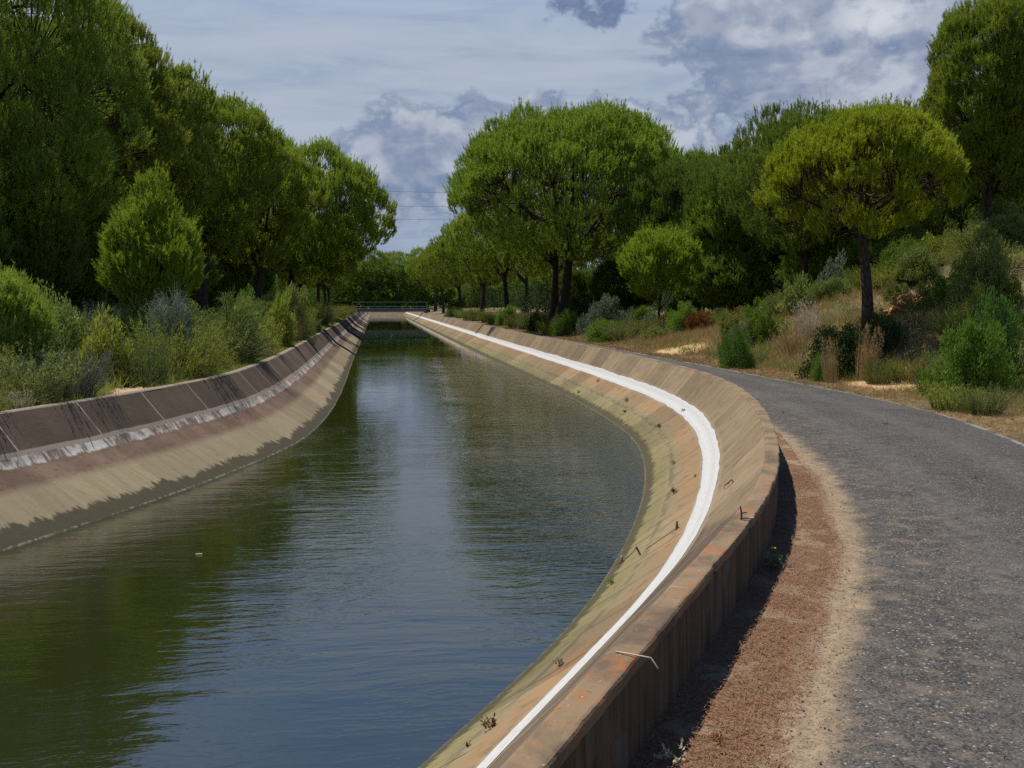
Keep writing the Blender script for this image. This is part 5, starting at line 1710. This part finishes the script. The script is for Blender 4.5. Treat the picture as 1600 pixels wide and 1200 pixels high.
# ------------------------------------------------------------------ power lines far behind the trees
M_WIRE = plain('dark_cable', (0.03, 0.035, 0.045), 0.6)
for k, (py_, lb) in enumerate(((303, 'top one of the three thin power lines crossing the sky between the pines'), (325, 'middle one of the three thin power lines crossing the sky between the pines'), (345, 'lowest one of the three thin power lines crossing the sky between the pines'))):
    Yw = 430.0
    zc = zpix(Yw, py_)
    q = np.linspace(-1, 1, 41)
    pts = np.stack([q * 220 + 10, Yw + 0 * q, zc + 7.0 * q * q - 1.0 * q], -1)
    g = Geo(); g.tube(pts, 0.055, 6)
    o_ = link('power_line', g.mesh('power_line'), M_WIRE)
    tag(o_, lb, 'power line', 'power lines')

# ------------------------------------------------------------------ small things on the near right bank
prof_arc = np.concatenate([[0], np.cumsum(np.hypot(np.diff(np.array(lin_prof)[:, 0]), np.diff(np.array(lin_prof)[:, 1])))])


def bank(s, v):
    """point on the right lining, v metres down from the coping"""
    P = np.array(lin_prof)
    o = np.interp(v, prof_arc, P[:, 0]); z = np.interp(v, prof_arc, P[:, 1])
    x, y = line(s, -o - flare(np.array([s]), np.array([o]))[0])
    return np.array([float(x), float(y), float(z)])


def bank_frame(s, v):
    p = bank(s, v)
    along = unit(bank(s + 0.1, v) - p)
    down = unit(bank(s, v + 0.05) - p)
    nrm = unit(np.cross(along, down))
    return p, along, down, nrm if nrm[2] > 0 else -nrm


_pit, _yaw = R_(4.503), R_(7.4896)
_fw = np.array([math.sin(_yaw) * math.cos(_pit), math.cos(_yaw) * math.cos(_pit), -math.sin(_pit)])
_rt = np.array([math.cos(_yaw), -math.sin(_yaw), 0.0]); _up = np.cross(_rt, _fw)
_grid = [(s, v) for s in np.arange(-1, 60, 0.12) for v in np.arange(0.02, 2.5, 0.03)]
_gp = np.array([bank(s, v) for s, v in _grid]) - np.array([0, 0, CAM_H])
_gx = 800 + 1600 * (_gp @ _rt) / (_gp @ _fw); _gy = 600 - 1600 * (_gp @ _up) / (_gp @ _fw)


def on_bank(pxx, pyy):
    k = np.argmin((_gx - pxx) ** 2 + (_gy - pyy) ** 2 + np.where(_gp @ _fw < 0.5, 1e9, 0))
    return _grid[k]


def ground_at(pxx, pyy, z=0.0):
    d = _fw + _rt * (pxx - 800) / 1600 + _up * (600 - pyy) / 1600
    t = (z - CAM_H) / d[2]
    return np.array([d[0] * t, d[1] * t, z])


M_PALE = plain('pale_dry_stem', (0.42, 0.36, 0.28), 0.9)
# mooring loop of rusty bar with its hanging cable
s_, v_ = on_bank(1057, 826)
p, al, dn_, nr = bank_frame(s_, v_)
g = Geo()
q = np.linspace(-0.15, np.pi + 0.15, 15)[:, None]
g.tube(p + al * 0.055 * np.cos(q) + (nr * 0.8 - dn_ * 0.55) * 0.11 * np.sin(q) - nr * 0.01, 0.013, 8)
mo = link('mooring_loop', g.mesh('mooring_loop'), M_RUST)
tag(mo, 'rusty bent steel loop sticking out at the lower edge of the white stripe', 'steel loop')
g = Geo()
q = np.linspace(0, 1, 9)[:, None]
g.tube(p + dn_ * 0.45 * q + al * -0.10 * q + nr * 0.010, 0.005, 6)
link('hanging_bar', g.mesh('hanging_bar'), M_RUST, mo)
s_, v_ = on_bank(972, 880)
p, al, dn_, nr = bank_frame(s_, v_)
g = Geo()
q = np.linspace(-0.2, np.pi + 0.3, 15)[:, None]
g.tube(p + al * 0.06 * np.cos(q) + (nr * 0.75 - dn_ * 0.6) * 0.11 * np.sin(q) - nr * 0.01, 0.014, 8)
tag(link('mooring_loop', g.mesh('mooring_loop'), plain('grey_weathered_steel', (0.21, 0.175, 0.14), 0.8, 0.3, 40)), 'grey steel loop low on the bank just above the water', 'steel loop')
s_, v_ = on_bank(1001, 866)
p, al, dn_, nr = bank_frame(s_, v_)
p2 = bank(*on_bank(966, 884)) + nr * 0.03
g = Geo()
g.tube([p - nr * 0.03, p + nr * 0.06 - dn_ * 0.01, p + nr * 0.115 - dn_ * 0.015], [0.013, 0.012, 0.014], 6)
st = link('iron_stake', g.mesh('iron_stake'), M_RUST)
tag(st, 'short dark iron stake with a sagging rod, above the grey steel loop', 'iron stake')
g = Geo()
q = np.linspace(0, 1, 9)[:, None]
g.tube((p + nr * 0.10) * (1 - q) + p2 * q + np.array([0, 0, -0.03]) * np.sin(q * np.pi), 0.005, 6)
link('rod', g.mesh('rod'), M_RUST, st)
s_, v_ = on_bank(1142, 756)
p, al, dn_, nr = bank_frame(s_, v_)
g = Geo()
R3 = np.stack([al, dn_, nr], -1)
g.box(p + nr * 0.045, (0.06, 0.11, 0.018), M=R3)
g.box(p + nr * 0.02 - dn_ * 0.05, (0.06, 0.018, 0.06), M=R3)
bk = link('bent_bracket', g.mesh('bent_bracket', False), plain('worn_beige_metal', (0.33, 0.235, 0.16), 0.8, 0.3, 30))
tag(bk, 'small bent metal bracket on the upper edge of the white stripe', 'bracket')
g = Geo()
g.tube([p + nr * 0.03, p + nr * 0.05 + dn_ * 0.07, p + nr * 0.012 + dn_ * 0.10], 0.006, 6)
link('hook', g.mesh('hook'), M_RUST, bk)
b0 = ground_at(1158, 812, TOP)
g = Geo()
g.tube([b0 + np.array([0, 0, -0.02]), b0 + np.array([0.004, 0, 0.05]), b0 + np.array([-0.006, 0.01, 0.115])], [0.009, 0.008, 0.007], 6)
rd = link('rebar_stub', g.mesh('rebar_stub'), M_RUST)
tag(rd, 'upright rusty rebar stub on the coping with a pale rod lying beside it', 'rebar')
g = Geo(); g.tube([b0 + np.array([-0.005, 0, 0.055]), b0 + np.array([0.05, 0.01, 0.06])], 0.006, 6)
link('cross_wire', g.mesh('cross_wire'), M_RUST, rd)
g = Geo(); g.tube([b0 + np.array([0.005, -0.01, 0.012]), b0 + np.array([0.11, -0.005, 0.014])], 0.008, 6)
link('pale_rod', g.mesh('pale_rod'), M_PALE, rd)

# pale mortar bead lying across the coping in front
c0, c1 = ground_at(962, 1018, TOP + 0.008), ground_at(1028, 1030, TOP + 0.005)
q = np.linspace(0, 1, 7)[:, None]
pts = c0 * (1 - q) + c1 * q
pts[-1, 2] -= 0.05
g = Geo(); g.tube(pts, 0.0045, 6)
tag(link('mortar_bead', g.mesh('mortar_bead'), M_PALE), 'pale curved bead of mortar lying across the rust-stained coping', 'mortar')


def weed(p, h, mat, label, nrm=None, n=14, cat='weed', name='weed', group=None, seed=0, wd=0.1):
    rs = np.random.RandomState(seed)
    g, b = Geo(), Geo()
    for k in range(n):
        d = unit(rs.normal(size=3) * 0.55 + np.array([0, 0, 1.0]) + (nrm * 0.3 if nrm is not None else 0))
        l = h * rs.uniform(0.4, 1.0)
        q = np.linspace(0, 1, 4)[:, None]
        pts = d * l * q + np.array([0, 0, -0.15 * l]) * q * q + rs.normal(size=3) * 0.01
        b.tube(pts, 0.0028 * (1 - 0.6 * q[:, 0]), 3, cap=False)
        m = 9
        t = rs.uniform(0.3, 1.0, m)
        P = np.stack([np.interp(t, q[:, 0], pts[:, i]) for i in range(3)], -1)
        A = unit(d + rs.normal(size=(m, 3)) * 0.7)
        g.quads(leaf_quads(rs, P, A, h * 0.22, h * wd))
    r = empty(name, tuple(p))
    tag(r, label, cat, group)
    link('leaves', g.mesh('leaves', False), mat, r)
    link('stems', b.mesh('stems', False), TWIG, r)
    return r


wd_list = (((1068, 643), 0.11, 'lime', 'bright weed growing at the lower edge of the white stripe in the bend'), ((1053, 726), 0.09, 'olive', 'small weed in the middle of the ochre bank in the bend'), ((1086, 746), 0.06, 'olive', 'tiny weed close below the white stripe right of the small bend weed'),
           ((1054, 772), 0.12, 'dark', 'dark flat weed near the water in the bend'), ((1031, 668), 0.13, 'dark', 'dark weed on the silt ledge at the outside of the bend'), ((980, 627), 0.15, 'olive', 'weed with upright stems on the bank left of the bend'),
           ((976, 645), 0.12, 'dark', 'dark weed low on the bank under the upright weed'), ((935, 596), 0.13, 'olive', 'weed at the seam of the ochre bank before the bend'), ((904, 614), 0.12, 'dark', 'blackish weed by the waterline before the bend'),
           ((957, 912), 0.10, 'lime', 'leafy green weed on the near bank below the steel loops'), ((877, 1040), 0.09, 'brown', 'withered weed on the near bank above the water'), ((764, 1140), 0.13, 'brown', 'brown stalky weed on the bank near the lower edge of the photo'), ((730, 1168), 0.05, 'dark', 'tiny dark weed near the waterline at the lower edge of the photo'))
for k, (pp, h, m_, lb) in enumerate(wd_list):
    s_, v_ = on_bank(*pp)
    p, al, dn_, nr = bank_frame(s_, v_)
    weed(p, h, LF[m_], lb, nr, seed=k + 3, n=12)
p = ground_at(1208, 890, 0.0)
fl = weed(p, 0.20, LF['grey'], 'grey-leaved weed with one yellow flower in the wall shadow', seed=40, name='yellow_flower', cat='wildflower', n=16)
g = Geo()
rs = np.random.RandomState(2)
for k in range(14):
    a = k * 6.283 / 14
    g.quads(leaf_quads(rs, np.array([[-0.01, -0.02, 0.20]]), unit(np.array([[math.cos(a), math.sin(a), 0.35]])), 0.032, 0.014))
link('flower_head', g.mesh('flower_head', False), plain('yellow_petals', (0.72, 0.60, 0.03), 0.6, 0.15), fl)
weed(ground_at(1385, 664, 0.03), 0.09, LF['bright'], 'small green tuft growing in the asphalt near the outer edge', seed=50, name='grass_tuft', cat='grass tuft')
weed(ground_at(1525, 749, 0.035), 0.07, LF['bright'], 'small green tuft growing in the middle of the asphalt', seed=51, name='grass_tuft', cat='grass tuft')
weed(ground_at(1224, 646, 0.02), 0.06, LF['bright'], 'tiny green tuft where the asphalt meets the wall', seed=52, name='grass_tuft', cat='grass tuft')
weed(ground_at(1060, 1196, 0.0), 0.16, LF['pale'], 'dry pale weed with seed heads at the lower edge of the photo beside the wall', seed=53, name='dry_weed', cat='weed', n=10)
weed(ground_at(1130, 1160, 0.0), 0.13, LF['rust'], 'reddish sprig in the needle litter at the lower edge of the photo', seed=54, name='dry_weed', cat='weed', n=6, wd=0.06)
p = ground_at(311, 866, WATER + 0.008)
g = Geo(); g.tube([p + np.array([-0.045, 0, 0]), p + np.array([0, 0.004, 0.004]), p + np.array([0.045, 0, 0])], 0.008, 6)
tag(link('floating_stick', g.mesh('floating_stick'), plain('bleached_wood', (0.62, 0.50, 0.42), 0.8)), 'small pale stick floating on the calm water', 'stick')
